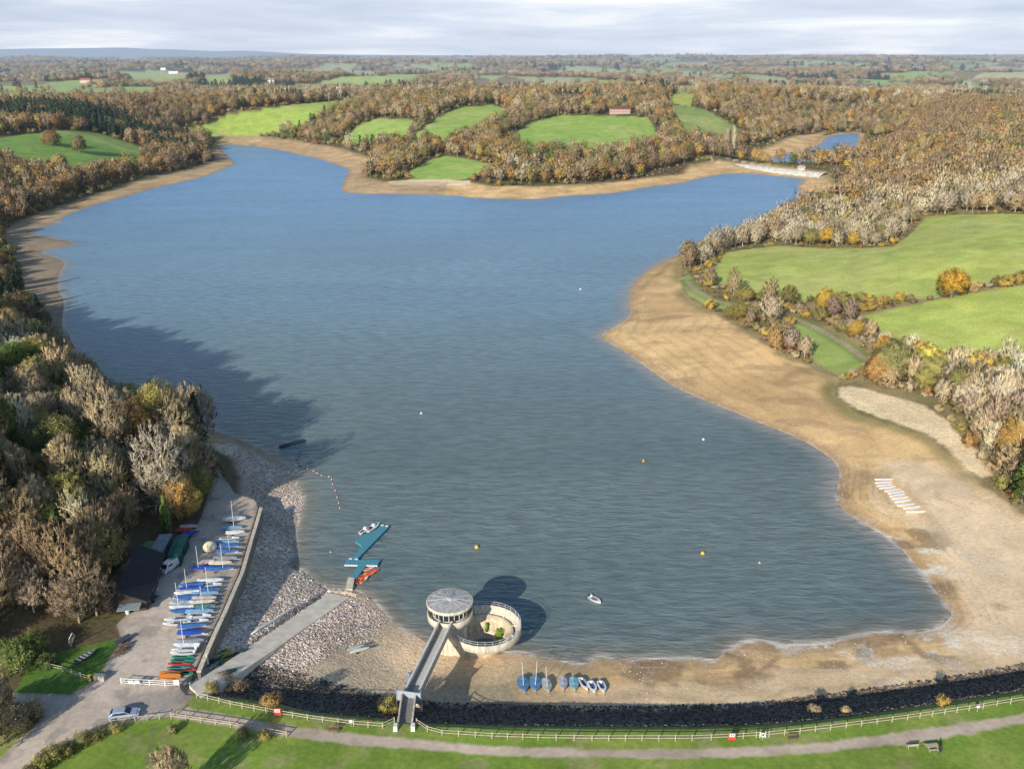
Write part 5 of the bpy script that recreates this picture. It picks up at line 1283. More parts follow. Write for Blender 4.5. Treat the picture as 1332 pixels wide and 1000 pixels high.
# ---- footbridge to the tower
a = at(578, 817, 7.0); b_ = at(533, 902, 8.1)
o = thing('footbridge', 'straight concrete footbridge with pale parapets running from the dam to the tower', 'bridge', (0, 0, 0))
dx, dy = b_[0] - a[0], b_[1] - a[1]; Lb = math.hypot(dx, dy); ux, uy = dx / Lb, dy / Lb; nx, ny = -uy, ux; rzb = math.atan2(dy, dx)
def along(s, off=0): return (a[0] + ux * s + nx * off, a[1] + uy * s + ny * off)
mid = along(Lb / 2 - .4)
MB().box((mid[0], mid[1], 6.75), (Lb + 1.2, 2.5, .5), rzb).build('deck', pm('bridge_deck', (.45, .42, .37), .9, var=.15), o)
for s_ in (-1, 1):
    c = along(Lb / 2 - .4, s_ * 1.15); MB().box((c[0], c[1], 7.5), (Lb + 1.2, .22, .98), rzb).build('parapet', M_conc, o)
    c = along(Lb / 2 - .4, s_ * 1.15); MB().box((c[0], c[1], 8.03), (Lb + 1.2, .34, .07), rzb).build('coping', pm('pale_coping', (.72, .69, .62), .8), o)
c = along(Lb / 2, .42); MB().box((c[0], c[1], 7.06), (Lb, 1.15, .12), rzb).build('service_duct', pm('duct_cover', (.62, .59, .53), .8), o)
c = along(Lb - 2.2); MB().box((c[0] + .3, c[1], 3.2), (.8, 1.8, 6.6), rzb).build('pier', M_conc, o)
e_ = along(Lb + .5)
g_ = thing('bridge_gate', 'pale grey steel security screen across the footbridge', 'gate', (e_[0], e_[1], 7.0), rzb + math.pi / 2)
MB().box((0, 0, .95), (4.0, .12, 1.9)).build('screen', pm('grey_screen', (.40, .43, .48), .5, var=.1), g_)
for s_ in (-1, 1): MB().box((s_ * 2.05, .1, 1.0), (.14, .5, 2.6)).build('post', M_alu, g_)
d_ = at(526, 948, 8)
o = thing('bridge_approach', 'short sloping approach span with pale parapets between the screen and the dam path', 'bridge', (0, 0, 0))
dx, dy = d_[0] - e_[0], d_[1] - e_[1]; La = math.hypot(dx, dy); rza = math.atan2(dy, dx)
mx_, my_ = (d_[0] + e_[0]) / 2, (d_[1] + e_[1]) / 2; n2 = (-dy / La, dx / La)
MB().box((mx_, my_, 7.35), (La - .3, 2.3, .9), rza).build('deck', pm('bridge_deck', (.23, .22, .2), .9), o)
for s_ in (-1, 1):
    MB().box((mx_ + n2[0] * 1.1 * s_, my_ + n2[1] * 1.1 * s_, 8.2), (La - .2, .22, .8), rza).build('parapet', M_conc, o)
    MB().box((d_[0] + n2[0] * 1.35 * s_, d_[1] + n2[1] * 1.35 * s_, 8.3), (1.1, .7, 1.1), rza, taper=.8).build('end_pillar', pm('white_pillar', (.78, .76, .7), .7), o)

# ---- fences
def fence(pts, label, step=2.4, h=1.15, z=8, rails=(.55, 1.02), name='post_and_rail_fence', mat=None, zf=None, cat='fence'):
    mat = mat or M_wood; W = [at(x, y, z) for x, y in pts]; o = thing(name, label, cat, (W[0][0], W[0][1], z)); P = []; acc = 0
    for i in range(len(W) - 1):
        (ax, ay), (bx, by) = W[i], W[i + 1]; L_ = math.hypot(bx - ax, by - ay); k = max(1, round(L_ / step))
        for j in range(k): P.append((ax + (bx - ax) * j / k, ay + (by - ay) * j / k))
    P.append(W[-1]); x0, y0 = W[0]
    zb = [max(hz(*p), 6.5) - z for p in P]
    for (px_, py_), zq in zip(P, zb): MB().box((px_ - x0, py_ - y0, zq + h / 2 - .1), (.14, .14, h + .2)).build('post', mat, o)
    for r_ in rails:
        mb = MB()
        for i in range(len(P) - 1):
            p, q = P[i], P[i + 1]; mb.tube([(p[0] - x0, p[1] - y0 - .09, zb[i] + r_), (q[0] - x0, q[1] - y0 - .09, zb[i + 1] + r_)], .06, 4)
        mb.build('rail', mat, o)
    return o
fence([(256,907),(300,918),(362,930),(400,936),(460,944),(498,947),(513,940)], 'pale post and rail fence on the dam crest left of the footbridge')
fence([(542,941),(556,951),(575,956),(640,960),(700,962),(770,963),(900,963),(950,961),(1000,958),(1080,949),(1180,936),(1260,924),(1332,912),(1380,904)], 'long pale post and rail fence on the dam crest right of the footbridge')
fence([(223,934),(300,945),(373,958)], 'pale double rail fence along the lower side of the footpath')
fence([(108,958),(145,943),(176,938),(208,935),(228,930)], 'low grey rail fence along the road edge behind the silver car', rails=(.9,), mat=M_conc2)
fence([(48,865),(82,873),(118,886)], 'white rail fence across the dark lawn at the road junction')
fence([(1061,460),(1075,478),(1088,488)], 'thin white fence at the beach end of the small right bank meadow', z=4.5) if False else None
o = fence([(158,889),(175,890),(195,891),(215,892),(233,892)], 'white barred gate across the entrance of the boat park', step=3.2, mat=pm('white_gate', (.8, .8, .78), .5), rails=(.3, .65, 1.1), name='barred_gate', cat='gate')
for k, (px, lab) in enumerate(((171, 'left white notice board on the boat park gate'), (179, 'right white notice board on the boat park gate'), (230, 'square white notice board at the right end of the boat park gate'))):
    x_, y_ = at(px, 886, 9); q = thing('notice_board', lab, 'sign', (x_, y_ - .25, 8.6)); MB().box((0, 0, .45), (.85 if k < 2 else .9, .05, .6 if k < 2 else .9)).build('panel', M_wh, q)
    for s_ in (-1, 1): MB().box((s_ * .3, .05, -.1), (.06, .06, .8)).build('post', M_alu, q)
x_, y_ = at(117, 882, 8.4); o = thing('gate_post', 'bright yellow barrier post at the end of the lawn fence', 'post', (x_, y_, 8)); MB().box((0, 0, .55), (.55, .5, 1.1)).build('body', pm('yellow_paint', (.75, .45, .03), .5), o, bevel=.04); MB().box((.25, -.3, .9), (.3, .1, .4)).build('lamp', M_dark, o)
x_, y_ = at(130, 881, 8.4); o = thing('cabinet', 'low grey metal cabinet beside the yellow barrier post', 'cabinet', (x_, y_, 8), R(-8)); MB().box((0, 0, .5), (1.9, .8, 1.0)).build('body', M_conc2, o, bevel=.04); MB().box((0, -.42, .55), (.9, .03, .5)).build('panel', pm('grey_panel', (.5, .5, .5), .5), o)
fence([(247,890),(262,872),(275,862)], 'grey rail fence down the left side of the slipway head', mat=M_alu, rails=(.5, .95), z=8)

# ---- signs with the letter H and the lifebuoy boards
M_red = pm('sign_red', (.65, .07, .05), .5, var=.05)
for px, py, lab in ((362, 931, 'red sign with a white panel and letter H on the left crest fence'), (951, 963, 'red sign with a white panel and letter H on the right crest fence')):
    x_, y_ = at(px, py, 8); q = thing('warning_sign', lab, 'sign', (x_, y_ - .3, 8)); 
    for s_ in (-1, 1): MB().box((s_ * .35, .05, .6), (.08, .08, 1.3)).build('post', M_red, q)
    MB().box((0, 0, 1.05), (1.15, .06, 1.25)).build('board', M_red, q)
    w_ = MB().box((0, -.04, 1.3), (.8, .03, .6)).build('panel', M_wh, q)
    mb = MB()
    for s_ in (-1, 1): mb.box((s_ * .17, -.062, 1.3), (.09, .016, .46))
    mb.box((0, -.062, 1.3), (.25, .014, .09)); mb.build('letter', M_red, w_)
for px, py, lab in ((991, 960, 'white life ring board on the crest fence right of the red sign'), (1270, 924, 'small white notice on the far right of the crest fence'), (457, 943, 'small white notice on the crest fence left of the footbridge')):
    x_, y_ = at(px, py, 8); q = thing('life_ring_station' if px == 991 else 'notice', lab, 'sign', (x_, y_ - .25, 8)); MB().box((0, .05, .6), (.1, .1, 1.2)).build('post', M_wood, q)
    if px == 991:
        for s_ in (-1, 1): MB().box((s_ * .42, 0, .9), (.12, .1, 1.1)).build('frame_post', M_wh, q)
        MB().tube([(.33 * math.cos(t), -.1, .95 + .33 * math.sin(t)) for t in np.linspace(0, 2 * math.pi, 17)], .08, 6).build('life_ring', M_wh, q)
    else: MB().box((0, -.02, 1.0), (.5, .05, .45)).build('panel', M_wh, q)

# ---- benches, picnic tables, person
def picnic(px, py, rz, label, z=8, mat=None):
    mat = mat or pm('pale_bench_timber', (.5, .42, .3), .8); x_, y_ = at(px, py, z); o = thing('picnic_table', label, 'picnic table', (x_, y_, z), rz)
    mb = MB(); [mb.box((0, (k - 2) * .16, .74), (1.9, .14, .05)) for k in range(5)]; mb.build('table_top', mat, o)
    for s_ in (-1, 1):
        mb = MB(); [mb.box((0, s_ * .68 + k * .14, .44), (1.9, .13, .05)) for k in (0, 1)]; mb.build('seat', mat, o)
        mb = MB().tube([(s_ * .7, -.62, 0), (s_ * .7, -.22, .72)], .045, 4).tube([(s_ * .7, .62, 0), (s_ * .7, .22, .72)], .045, 4).tube([(s_ * .7, -.75, .4), (s_ * .7, .85, .4)], .045, 4); mb.build('frame', mat, o)
    return o
def bench(px, py, rz, label, L_=1.8, z=8, mat=None):
    mat = mat or pm('pale_bench_timber', (.5, .42, .3), .8); x_, y_ = at(px, py, z); o = thing('park_bench', label, 'bench', (x_, y_, z), rz)
    mb = MB(); [mb.box((0, k * .13 - .2, .45), (L_, .11, .04)) for k in range(4)]; mb.build('seat', mat, o)
    mb = MB(); [mb.box((0, .29 + k * .03, .6 + k * .14), (L_, .03, .1)) for k in range(3)]; mb.build('backrest', mat, o)
    for s_ in (-1, 1):
        for yv in (-.22, .28): MB().box((s_ * (L_ / 2 - .12), yv, .22), (.08, .08, .44)).build('leg', mat, o)
    return o
bench(1186, 972, R(186), 'pale wooden bench on the grass below the path, left of the picnic table', 1.7)
picnic(1212, 974, R(8), 'pale picnic table on the grass below the path next to the standing person')
bench(1031, 962, R(4), 'low bench in the grass between the fence and the path on the right', 1.5, mat=M_timber)
bench(434, 951, R(-8), 'dark low bench in the grass strip left of the footbridge', 1.6, mat=M_timber)
picnic(157, 850, R(60), 'dark picnic table at the lawn corner beside the boat park, nearest the camera', mat=M_timber)
picnic(162, 843, R(60), 'dark picnic table at the lawn corner beside the boat park, second from the camera', mat=M_timber)

def person(px, py, label):
    x_, y_ = at(px, py, 8); o = thing('person', label, 'person', (x_, y_, 8), R(10))
    def skin(nm, vs, es, rs, mat, parent, root=0, sub=2):
        me = bpy.data.meshes.new(nm); me.from_pydata(vs, es, []); me.materials.append(mat); ob = link(nm, me, parent)
        m = ob.modifiers.new('skin', 'SKIN'); sv = me.skin_vertices[0].data if me.skin_vertices else None
        if sv is None:
            bpy.context.view_layer.objects.active = ob; bm_ = None
        for i, r_ in enumerate(rs): me.skin_vertices[0].data[i].radius = r_ if isinstance(r_, tuple) else (r_, r_)
        me.skin_vertices[0].data[root].use_root = True
        s_ = ob.modifiers.new('sub', 'SUBSURF'); s_.levels = sub; s_.render_levels = sub; return ob
    vs = [(0, 0, .98), (0, 0, 1.2), (0, .01, 1.42), (0, 0, 1.52), (0, -.015, 1.63), (0, -.01, 1.74),
          (-.1, 0, .9), (-.12, -.03, .5), (-.13, .03, .09), (-.13, -.12, .05), (.1, 0, .9), (.11, .06, .5), (.12, .1, .09), (.13, -.05, .05),
          (-.19, 0, 1.42), (-.25, .02, 1.15), (-.24, -.08, .92), (-.24, -.11, .84), (.19, 0, 1.42), (.25, .02, 1.15), (.24, -.08, .92), (.24, -.11, .84)]
    es = [(0, 1), (1, 2), (2, 3), (3, 4), (4, 5), (0, 6), (6, 7), (7, 8), (8, 9), (0, 10), (10, 11), (11, 12), (12, 13), (2, 14), (14, 15), (15, 16), (16, 17), (2, 18), (18, 19), (19, 20), (20, 21)]
    rs = [(.15, .1), (.14, .1), (.16, .1), .055, (.075, .09), (.06, .07), .085, .06, .045, .04, .085, .06, .045, .04, .06, .045, .035, .03, .06, .045, .035, .03]
    body = skin('body', vs, es, rs, pm('grey_clothes', (.10, .11, .13), .9), o)
    mb = MB().lathe([(.17, .62), (.2, .8), (.19, 1.0), (.2, 1.2), (.21, 1.36), (.13, 1.5), (.07, 1.53)], 14); mb.build('coat', pm('dark_coat', (.02, .03, .03), .9), body, True)
    MB().lathe([(.06, 1.6), (.1, 1.66), (.1, 1.74), (.06, 1.8), (.01, 1.82)], 12).build('hair', pm('dark_hair', (.03, .02, .02), .8), body, True)
    for s_ in (-1, 1): MB().tube([(s_ * .25, .02, 1.4), (s_ * .29, .01, 1.14), (s_ * .26, -.09, .93)], [.075, .065, .05], 8).build('sleeve', pm('dark_coat', (.02, .03, .03), .9), body, True)
person(1222, 981, 'person in a dark coat standing on the grass beside the picnic table')

# ---- vehicles
def car(px, py, rz, col, label, van=False, z=8):
    x_, y_ = at(px, py, z); o = thing('parked_van' if van else 'parked_car', label, 'van' if van else 'car', (x_, y_, z), rz)
    L_, W_, Hh = (4.9, 1.9, 1.95) if van else (4.5, 1.78, 1.46)
    m = pm('car_paint', col, .25, metal=.35, var=.03)
    if van: prof = [(-2.4, .35), (-2.42, 1.0), (-2.36, 1.88), (-2.1, 1.95), (1.1, 1.93), (1.75, 1.25), (2.35, 1.05), (2.45, .7), (2.42, .35)]
    else: prof = [(-2.2, .32), (-2.25, .7), (-2.2, .98), (-1.95, 1.1), (-1.55, 1.42), (-.9, 1.46), (.2, 1.42), (1.05, .98), (1.9, .84), (2.2, .66), (2.25, .32)]
    def loft(pr, w0, w1, split):
        vs = []; n = len(pr)
        for s_ in (-1, 1):
            for (a_, b_) in pr: ww = w0 if b_ < split else w0 + (w1 - w0) * (b_ - split) / (Hh - split); vs.append((a_, s_ * ww / 2, b_))
        return vs, [tuple(range(n)), tuple(range(n, 2 * n))[::-1]] + [(i, i + n, (i + 1) % n + n, (i + 1) % n) for i in range(n)]
    vs, fs = loft(prof, W_, W_ * (.86 if van else .74), .95); MB().add(vs, fs).build('body', m, o, bevel=.06)
    gl = M_glass
    if van:
        MB().add([(1.16, -.72, 1.86), (1.16, .72, 1.86), (1.74, .8, 1.31), (1.74, -.8, 1.31)], [(0, 1, 2, 3)]).build('windscreen', gl, o).location = (.03, 0, .03)
        for s_ in (-1, 1): MB().box((.4, s_ * .885, 1.5), (1.3, .02, .42)).build('side_window', gl, o)
        MB().box((-2.42, 0, 1.5), (.02, 1.2, .42)).build('rear_window', gl, o)
    else:
        MB().add([(.26, -.62, 1.39), (.26, .62, 1.39), (1.0, .76, 1.03), (1.0, -.76, 1.03)], [(0, 1, 2, 3)]).build('windscreen', gl, o).location = (.035, 0, .035)
        MB().add([(-1.58, -.62, 1.38), (-1.58, .62, 1.38), (-1.92, .74, 1.12), (-1.92, -.74, 1.12)], [(3, 2, 1, 0)]).build('rear_window', gl, o).location = (-.03, 0, .03)
        for s_ in (-1, 1): MB().add([(-1.75, s_ * .84, 1.04), (.85, s_ * .84, 1.02), (.2, s_ * .72, 1.36), (-1.4, s_ * .72, 1.36)], [(0, 1, 2, 3) if s_ < 0 else (3, 2, 1, 0)]).build('side_window', gl, o).location = (0, s_ * .03, 0)
    for a_ in (-1.4, 1.4):
        for s_ in (-1, 1):
            t = MB().tube([(a_, s_ * W_ / 2 - .2 * s_, .33), (a_, s_ * W_ / 2 + .01 * s_, .33)], .33, 16).build('wheel', M_dark, o); MB().tube([(a_, s_ * W_ / 2 + .012 * s_, .33), (a_, s_ * W_ / 2 + .025 * s_, .33)], .19, 12).build('rim', M_alu, t)
    for s_ in (-1, 1):
        MB().box((2.2, s_ * .62, .68), (.1, .32, .14)).build('headlight', M_wh, o); MB().box((-2.24, s_ * .68, .82), (.06, .22, .22)).build('tail_light', M_red, o)
    return o
car(162, 932, R(12), (.52, .58, .66), 'silver blue estate car parked on the road by the rail fence')
car(220, 741, R(-108), (.82, .83, .85), 'white van parked at the near end of the green containers', van=True)

# ---- sheds, containers, clubhouse
def container(pa, pb, w_, h_, col, roofc, label, ridge=0, zt=10.4, name='storage_container'):
    c, rz, L_ = axis(pa, pb, zt); o = thing(name, label, 'container' if name == 'storage_container' else 'shed', (c[0], c[1], 8), rz)
    mb = MB().box((0, 0, h_ / 2), (L_, w_, h_)); 
    n = int(L_ / .5)
    for k in range(n):
        for s_ in (-1, 1): mb.box((-L_ / 2 + .25 + k * L_ / n, s_ * (w_ / 2 + .02), h_ / 2), (.2, .05, h_ - .3))
    mb.build('wall', pm('container_paint', col, .6, var=.15, scale=1.5), o)
    mb = MB()
    if ridge:
        mb.add([(-L_ / 2 - .15, -w_ / 2 - .15, h_ + .01), (L_ / 2 + .15, -w_ / 2 - .15, h_ + .01), (L_ / 2 + .15, 0, h_ + ridge), (-L_ / 2 - .15, 0, h_ + ridge), (-L_ / 2 - .15, w_ / 2 + .15, h_ + .01), (L_ / 2 + .15, w_ / 2 + .15, h_ + .01)], [(0, 1, 2, 3), (3, 2, 5, 4), (0, 3, 4), (1, 5, 2)])
    else:
        mb.box((0, 0, h_ + .06), (L_ + .1, w_ + .1, .1))
        for k in range(int(L_ / .8)): mb.box((-L_ / 2 + .4 + k * .8, 0, h_ + .12), (.08, w_, .03))
    mb.build('roof', pm('container_roof', roofc, .7, var=.2, scale=1.2), o)
    mb = MB(); [mb.box((-L_ / 2 - .04, s_ * w_ / 4, h_ / 2), (.05, w_ / 2 - .08, h_ - .3)) for s_ in (-1, 1)]; mb.build('doors', pm('container_paint', tuple(v * .8 for v in col), .6), o)
container((186, 722), (198, 706), 2.6, 2.5, (.10, .13, .07), (.16, .24, .11), 'short shed with a pale green roof behind the clubhouse', name='storage_shed')
container((199, 724), (216, 698), 2.6, 2.6, (.15, .17, .18), (.28, .31, .33), 'long container with a grey roof, left of the dark green ones')
container((226, 723), (230, 713), 2.4, 2.6, (.01, .09, .07), (.01, .12, .09), 'dark green container right behind the white van', ridge=.3)
container((231, 710), (238, 698), 2.4, 2.6, (.01, .10, .075), (.05, .17, .13), 'second dark green container with a paler roof end', ridge=.3)

rA = at(178, 714, 13); rB = at(152, 766, 13)
c = ((rA[0] + rB[0]) / 2, (rA[1] + rB[1]) / 2); rz = math.atan2(rA[1] - rB[1], rA[0] - rB[0]); Lc = math.hypot(rA[0] - rB[0], rA[1] - rB[1]); Wc = 9.6
o = thing('clubhouse', 'dark gabled clubhouse with a slate roof in the shade of the wood', 'building', (c[0], c[1], 8), rz)
mb = MB().box((0, 0, 1.3), (Lc, Wc, 2.6)); mb.add([(s_ * Lc / 2, yv, zv) for s_ in (-1, 1) for yv, zv in ((-Wc / 2, 2.6), (Wc / 2, 2.6), (0, 5.0))], [(0, 2, 1), (3, 4, 5)]); mb.build('wall', pm('dark_timber', (.06, .045, .035), .8), o)
rf = MB(); oh = .5
for s_ in (-1, 1):
    y1 = s_ * (Wc / 2 + oh); z1 = 2.45; vs = [(-Lc / 2 - oh, 0, 5.1), (Lc / 2 + oh, 0, 5.1), (Lc / 2 + oh, y1, z1), (-Lc / 2 - oh, y1, z1)]; vs += [(a_, b_, c_ + .12) for a_, b_, c_ in vs]
    rf.add(vs, [(0, 1, 2, 3), (7, 6, 5, 4), (0, 4, 5, 1), (1, 5, 6, 2), (2, 6, 7, 3), (3, 7, 4, 0)], 1 if s_ > 0 else 0)
rf.build('roof', [pm('shaded_slate', (.022, .021, .027), .8, var=.2, scale=3), pm('sunlit_tiles', (.13, .085, .06), .85, var=.2, scale=3)], o)  # one roof: shade painted into the right slope, sunlit brown into the left
for k in range(4):
    w_ = MB().box((-Lc / 2 + 2.5 + k * (Lc - 5) / 3, -Wc / 2 - .03, 1.5), (1.5, .06, 1.0)).build('window', M_wh, o); MB().box((-Lc / 2 + 2.5 + k * (Lc - 5) / 3, -Wc / 2 - .07, 1.5), (1.3, .03, .85)).build('pane', M_glass, w_)
MB().box((Lc * .1, -Wc / 2 - .04, 1.05), (1.0, .06, 2.1)).build('door', pm('blue_door', (.08, .1, .16), .6), o)
MB().box((-Lc / 2 - 1.3, -2, 2.3), (2.4, 4, .1)).build('porch_roof', pm('porch_sheet', (.3, .38, .36), .5), o)
# clutter in front of the clubhouse
for k, (px, py, nm, c_, s_, lab) in enumerate(((166, 796, 'water_butt', (.7, .7, .68), .8, 'white round tub in the shade before the clubhouse'), (150, 776, 'crate', (.5, .44, .38), 1.1, 'pale crate against the dark end of the clubhouse'), (204, 766, 'marker_post', (.8, .82, .84), .45, 'small white post on the tarmac edge by the clubhouse'), (166, 786, 'crate', (.75, .75, .72), .5, 'small white box before the clubhouse porch'))):
    x_, y_ = at(px, py, 8.3); q = thing(nm, lab, 'container' if k < 2 else 'post' if k == 2 else 'box', (x_, y_, 8)); 
    if k in (0, 2): MB().lathe([(.45 * s_, 0), (.5 * s_, .9 * s_), (.42 * s_, 1.0 * s_), (.02, 1.02 * s_)], 14).build('body', pm('tub', c_, .5), q, True)
    else: MB().box((0, 0, .4 * s_), (1.5 * s_, .9 * s_, .8 * s_)).build('body', pm('box', c_, .7), q, bevel=.03)
    MB().box((0, 0, 1.0 * s_ + .03 if k in (0, 2) else .8 * s_ + .03), (.5 * s_, .5 * s_, .05)).build('lid', pm('lid', tuple(v * .8 for v in c_), .6), q)
for (px, py, rz_, lab) in ((196, 781, 62, 'dark flat trailer in the shade at the corner of the clubhouse'), (160, 833, 55, 'small dark trailer parked by the lawn corner')):
    x_, y_ = at(px, py, 8.2); q = thing('boat_trailer', lab, 'trailer', (x_, y_, 8), R(rz_)); MB().box((0, 0, .55), (3.2, 1.3, .12)).build('bed', pm('dark_bed', (.08, .1, .12), .6), q); MB().tube([(1.6, 0, .5), (2.6, 0, .45)], .05, 5).build('drawbar', M_alu, q)
    for s_ in (-1, 1): MB().tube([(0, s_ * .75 - .1, .3), (0, s_ * .75 + .1, .3)], .3, 12).build('wheel', M_dark, q)

# lawn: rowing skiff with thwarts and an upright A-frame
x_, y_ = at(112, 855, 8); o = thing('display_skiff', 'old grey open skiff with cross seats lying on the dark lawn', 'boat', (x_, y_, 8), R(62)); hull_part(4.4, 1.4, .5, pm('weathered_hull', (.18, .18, .18), .8), o, .6)
for k in range(4): MB().box((-1.4 + k * .75, 0, .48), (.22, 1.2 - (k > 2) * .3, .05)).build('seat', pm('weathered_seat', (.5, .5, .5), .8), o)
x_, y_ = at(97, 843, 8); o = thing('sculpture', 'pale upright skeleton frame of a boat at the back of the dark lawn', 'sculpture', (x_, y_, 8), R(-35))
mb = MB()
for s_ in (-1, 1): mb.tube([(-1.1, 0, 0), (-.9, s_ * .4, 1.2), (-.2, s_ * .55, 2.2), (.1, 0, 3.2)], .07, 5)
mb.build('gunwale', M_conc, o); mb = MB()
for k in range(4): mb.tube([(-.95 + k * .25, -.42, .8 + k * .5), (-.95 + k * .25, .42, .8 + k * .5)], .05, 4)
mb.build('rib', M_conc, o)

# ---- floating pontoon
def jet(px, z=.5): return at(px[0], px[1], z)
o = thing('floating_pontoon', 'teal modular floating pontoon in a zigzag off the slipway', 'pontoon', (0, 0, 0))
def deckpoly(pts, nm='deck', z1=.48):
    mb = MB().prism([jet(p) for p in pts], -.15, z1); mb.build(nm, M_teal, o)
deckpoly([(455.5, 752), (463.5, 752), (477, 734.3), (466, 734.3)]); deckpoly([(448.5, 733.8), (450, 727.5), (495, 727.5), (491, 734.2)], z1=.5); deckpoly([(456.5, 727), (464.5, 727), (505.5, 685), (496, 681.5)], z1=.485)
deckpoly([(462, 703.5), (471, 709.2), (478.3, 704.2), (485.8, 692.5), (472, 695)], z1=.47)
mb = MB()
for p0, p1, n_ in (((449, 734.5), (464, 734.8), 8), ((477.5, 735.0), (490, 735.4), 7)):
    for k in range(n_):
        t = k / (n_ - 1); x_, y_ = jet((p0[0] + (p1[0] - p0[0]) * t, p0[1] + (p1[1] - p0[1]) * t)); mb.box((x_, y_, .42), (.32, .2, .3))
mb.build('fenders', M_wh, o)
for (px, py) in ((497, 682.5), (503, 683.5), (456, 726), (463.5, 726.5)):
    x_, y_ = jet((px, py), .6); MB().box((x_, y_, .56), (.7, .4, .12)).build('cleat_box', M_wh, o)
g = [at(x, y, .4) for x, y in ((452.5, 751.5), (461.5, 752), (458.5, 767), (449.5, 767))]
tag(MB().prism(g, -.4, .62).build('jetty_slab', M_conc), 'pale concrete slab between the slipway foot and the teal pontoon', 'jetty')
for px, py, L_, B_, lab in ((474.5, 689.5, 3.6, 1.3, 'left one of two white open boats moored at the end of the teal pontoon'), (485.5, 685.5, 4.6, 1.7, 'right larger one of two white open boats moored at the end of the teal pontoon')):
    x_, y_ = at(px, py, .3); q = boat((x_, y_, -.1), R(58), L_, B_, WHITE, None, 0, D=.55, label=lab, trolley=False, dark=(.12, .14, .15), name='motor_boat', cat='boat')
    MB().box((.2, 0, .85), (.6, .8, .7)).build('console', M_wh, q, bevel=.06)
for k, (px, py, rz_, c_) in enumerate(((479, 739.5, 25, (.85, .45, .38)), (485, 743, 30, (.8, .12, .05)), (472.5, 748, 55, (.85, .3, .03)), (468, 754, 65, (.8, .10, .05)), (474, 753, 62, (.85, .45, .35)), (481, 746, 35, (.85, .22, .1)))):
    x_, y_ = at(px, py, .3); boat((x_, y_, -.08), R(rz_), 2.9, .95, c_, None, 0, D=.4, trolley=False, stern=.4, dark=(.6, .1, .05), name='kayak', cat='kayak',
        label=['pale pink kayak tucked against the arm of the teal pontoon', 'red kayak farthest out in the raft beside the teal pontoon', 'orange kayak in the middle of the raft beside the teal pontoon', 'red kayak nearest the shore in the raft beside the teal pontoon', 'pale salmon kayak at the outer lower side of the raft', 'orange red kayak between the pink and the outermost red kayak'][k])

# ---- dark floating boom, buoy line, buoys
a = at(364, 581, .2); b_ = at(396, 572, .2); o = thing('floating_boom', 'dark slim raft of floats lying in the shaded water off the left shore', 'raft', ((a[0] + b_[0]) / 2, (a[1] + b_[1]) / 2, 0), math.atan2(b_[1] - a[1], b_[0] - a[0]))
Lq = math.hypot(b_[0] - a[0], b_[1] - a[1]); MB().box((0, 0, .1), (Lq, 1.3, .4)).build('deck', pm('boom_black', (.02, .03, .04), .6), o)
mb = MB(); [mb.tube([(-Lq / 2 + .1, s_ * .7, .15), (Lq / 2 - .1, s_ * .7, .15)], .2, 6) for s_ in (-1, 1)]; mb.build('float', M_dark, o)
line = [(391, 585), (389, 592), (386, 597), (389, 601), (386.5, 604), (391, 606), (394, 607), (400, 609.5), (406, 611), (411, 614), (418, 618), (425, 619), (431, 620), (432, 626), (433, 632), (437, 640), (439, 648), (441, 655), (442, 660), (439.5, 663)]
W_ = [at(x, y, .1) for x, y in line]; o = thing('buoy_line', 'string of small red and white floats trailing off the left shore', 'buoy line', (0, 0, 0))
MB().tube([(p[0], p[1], .03) for p in W_], .03, 4).build('rope', pm('rope', (.4, .35, .3), .8), o); k = 0
for i in range(len(W_) - 1):
    n_ = max(1, int(math.hypot(W_[i + 1][0] - W_[i][0], W_[i + 1][1] - W_[i][1]) / .62))
    for j in range(n_):
        if i > 12 and j % 2: continue
        if k >= 96: break
        x_ = W_[i][0] + (W_[i + 1][0] - W_[i][0]) * j / n_; y_ = W_[i][1] + (W_[i + 1][1] - W_[i][1]) * j / n_
        MB().lathe([(.02, -.12), (.15, -.02), (.17, .08), (.1, .2), (.02, .24)], 8, (x_, y_, 0)).build('float', pm('float_white', (.85, .8, .8), .4) if k % 3 == 0 else pm('float_red', (.5, .1, .12), .4) if i > 5 else pm('float_dark', (.10, .07, .09), .5), o, True); k += 1
def buoy(px, py, c_, s_, label):
    x_, y_ = at(px, py, .2); o = thing('mooring_buoy', label, 'buoy', (x_, y_, 0)); MB().lathe([(.02, -.4 * s_), (.4 * s_, -.2 * s_), (.5 * s_, .1 * s_), (.38 * s_, .45 * s_), (.1 * s_, .62 * s_), (.02, .64 * s_)], 14).build('body', pm('buoy_paint', c_, .4), o, True)
    MB().tube([(.1 * s_ * math.cos(t), 0, .68 * s_ + .1 * s_ * math.sin(t)) for t in np.linspace(0, 6.28, 9)], .02, 5).build('ring', M_alu, o)
YEL = (.8, .5, .05)
buoy(620, 711, YEL, 1.0, 'yellow buoy left of centre in the near water'); buoy(914, 719, YEL, .95, 'yellow buoy in the near water on the right'); buoy(837, 599, (.8, .35, .04), .85, 'orange buoy in the middle of the lake'); buoy(548, 537, WHITE, .8, 'small white buoy nearest the centre of the picture')
buoy(915, 571, WHITE, .8, 'small white buoy near the right shore'); buoy(755, 376, WHITE, 1.0, 'tiny white buoy far out off the right headland'); buoy(988, 731, (.75, .6, .4), .5, 'small pale buoy, rightmost in the near water'); buoy(430, 717, (.7, .75, .65), .35, 'tiny pale float left of the teal pontoon'); buoy(769, 774, WHITE, .8, 'white buoy just behind the moored white motorboat')
buoy(384, 735, (.7, .18, .06), .8, 'orange buoy grounded in the shallow pool on the stony shore'); buoy(360, 744, (.7, .15, .06), .6, 'small red buoy on the stones left of the orange one')

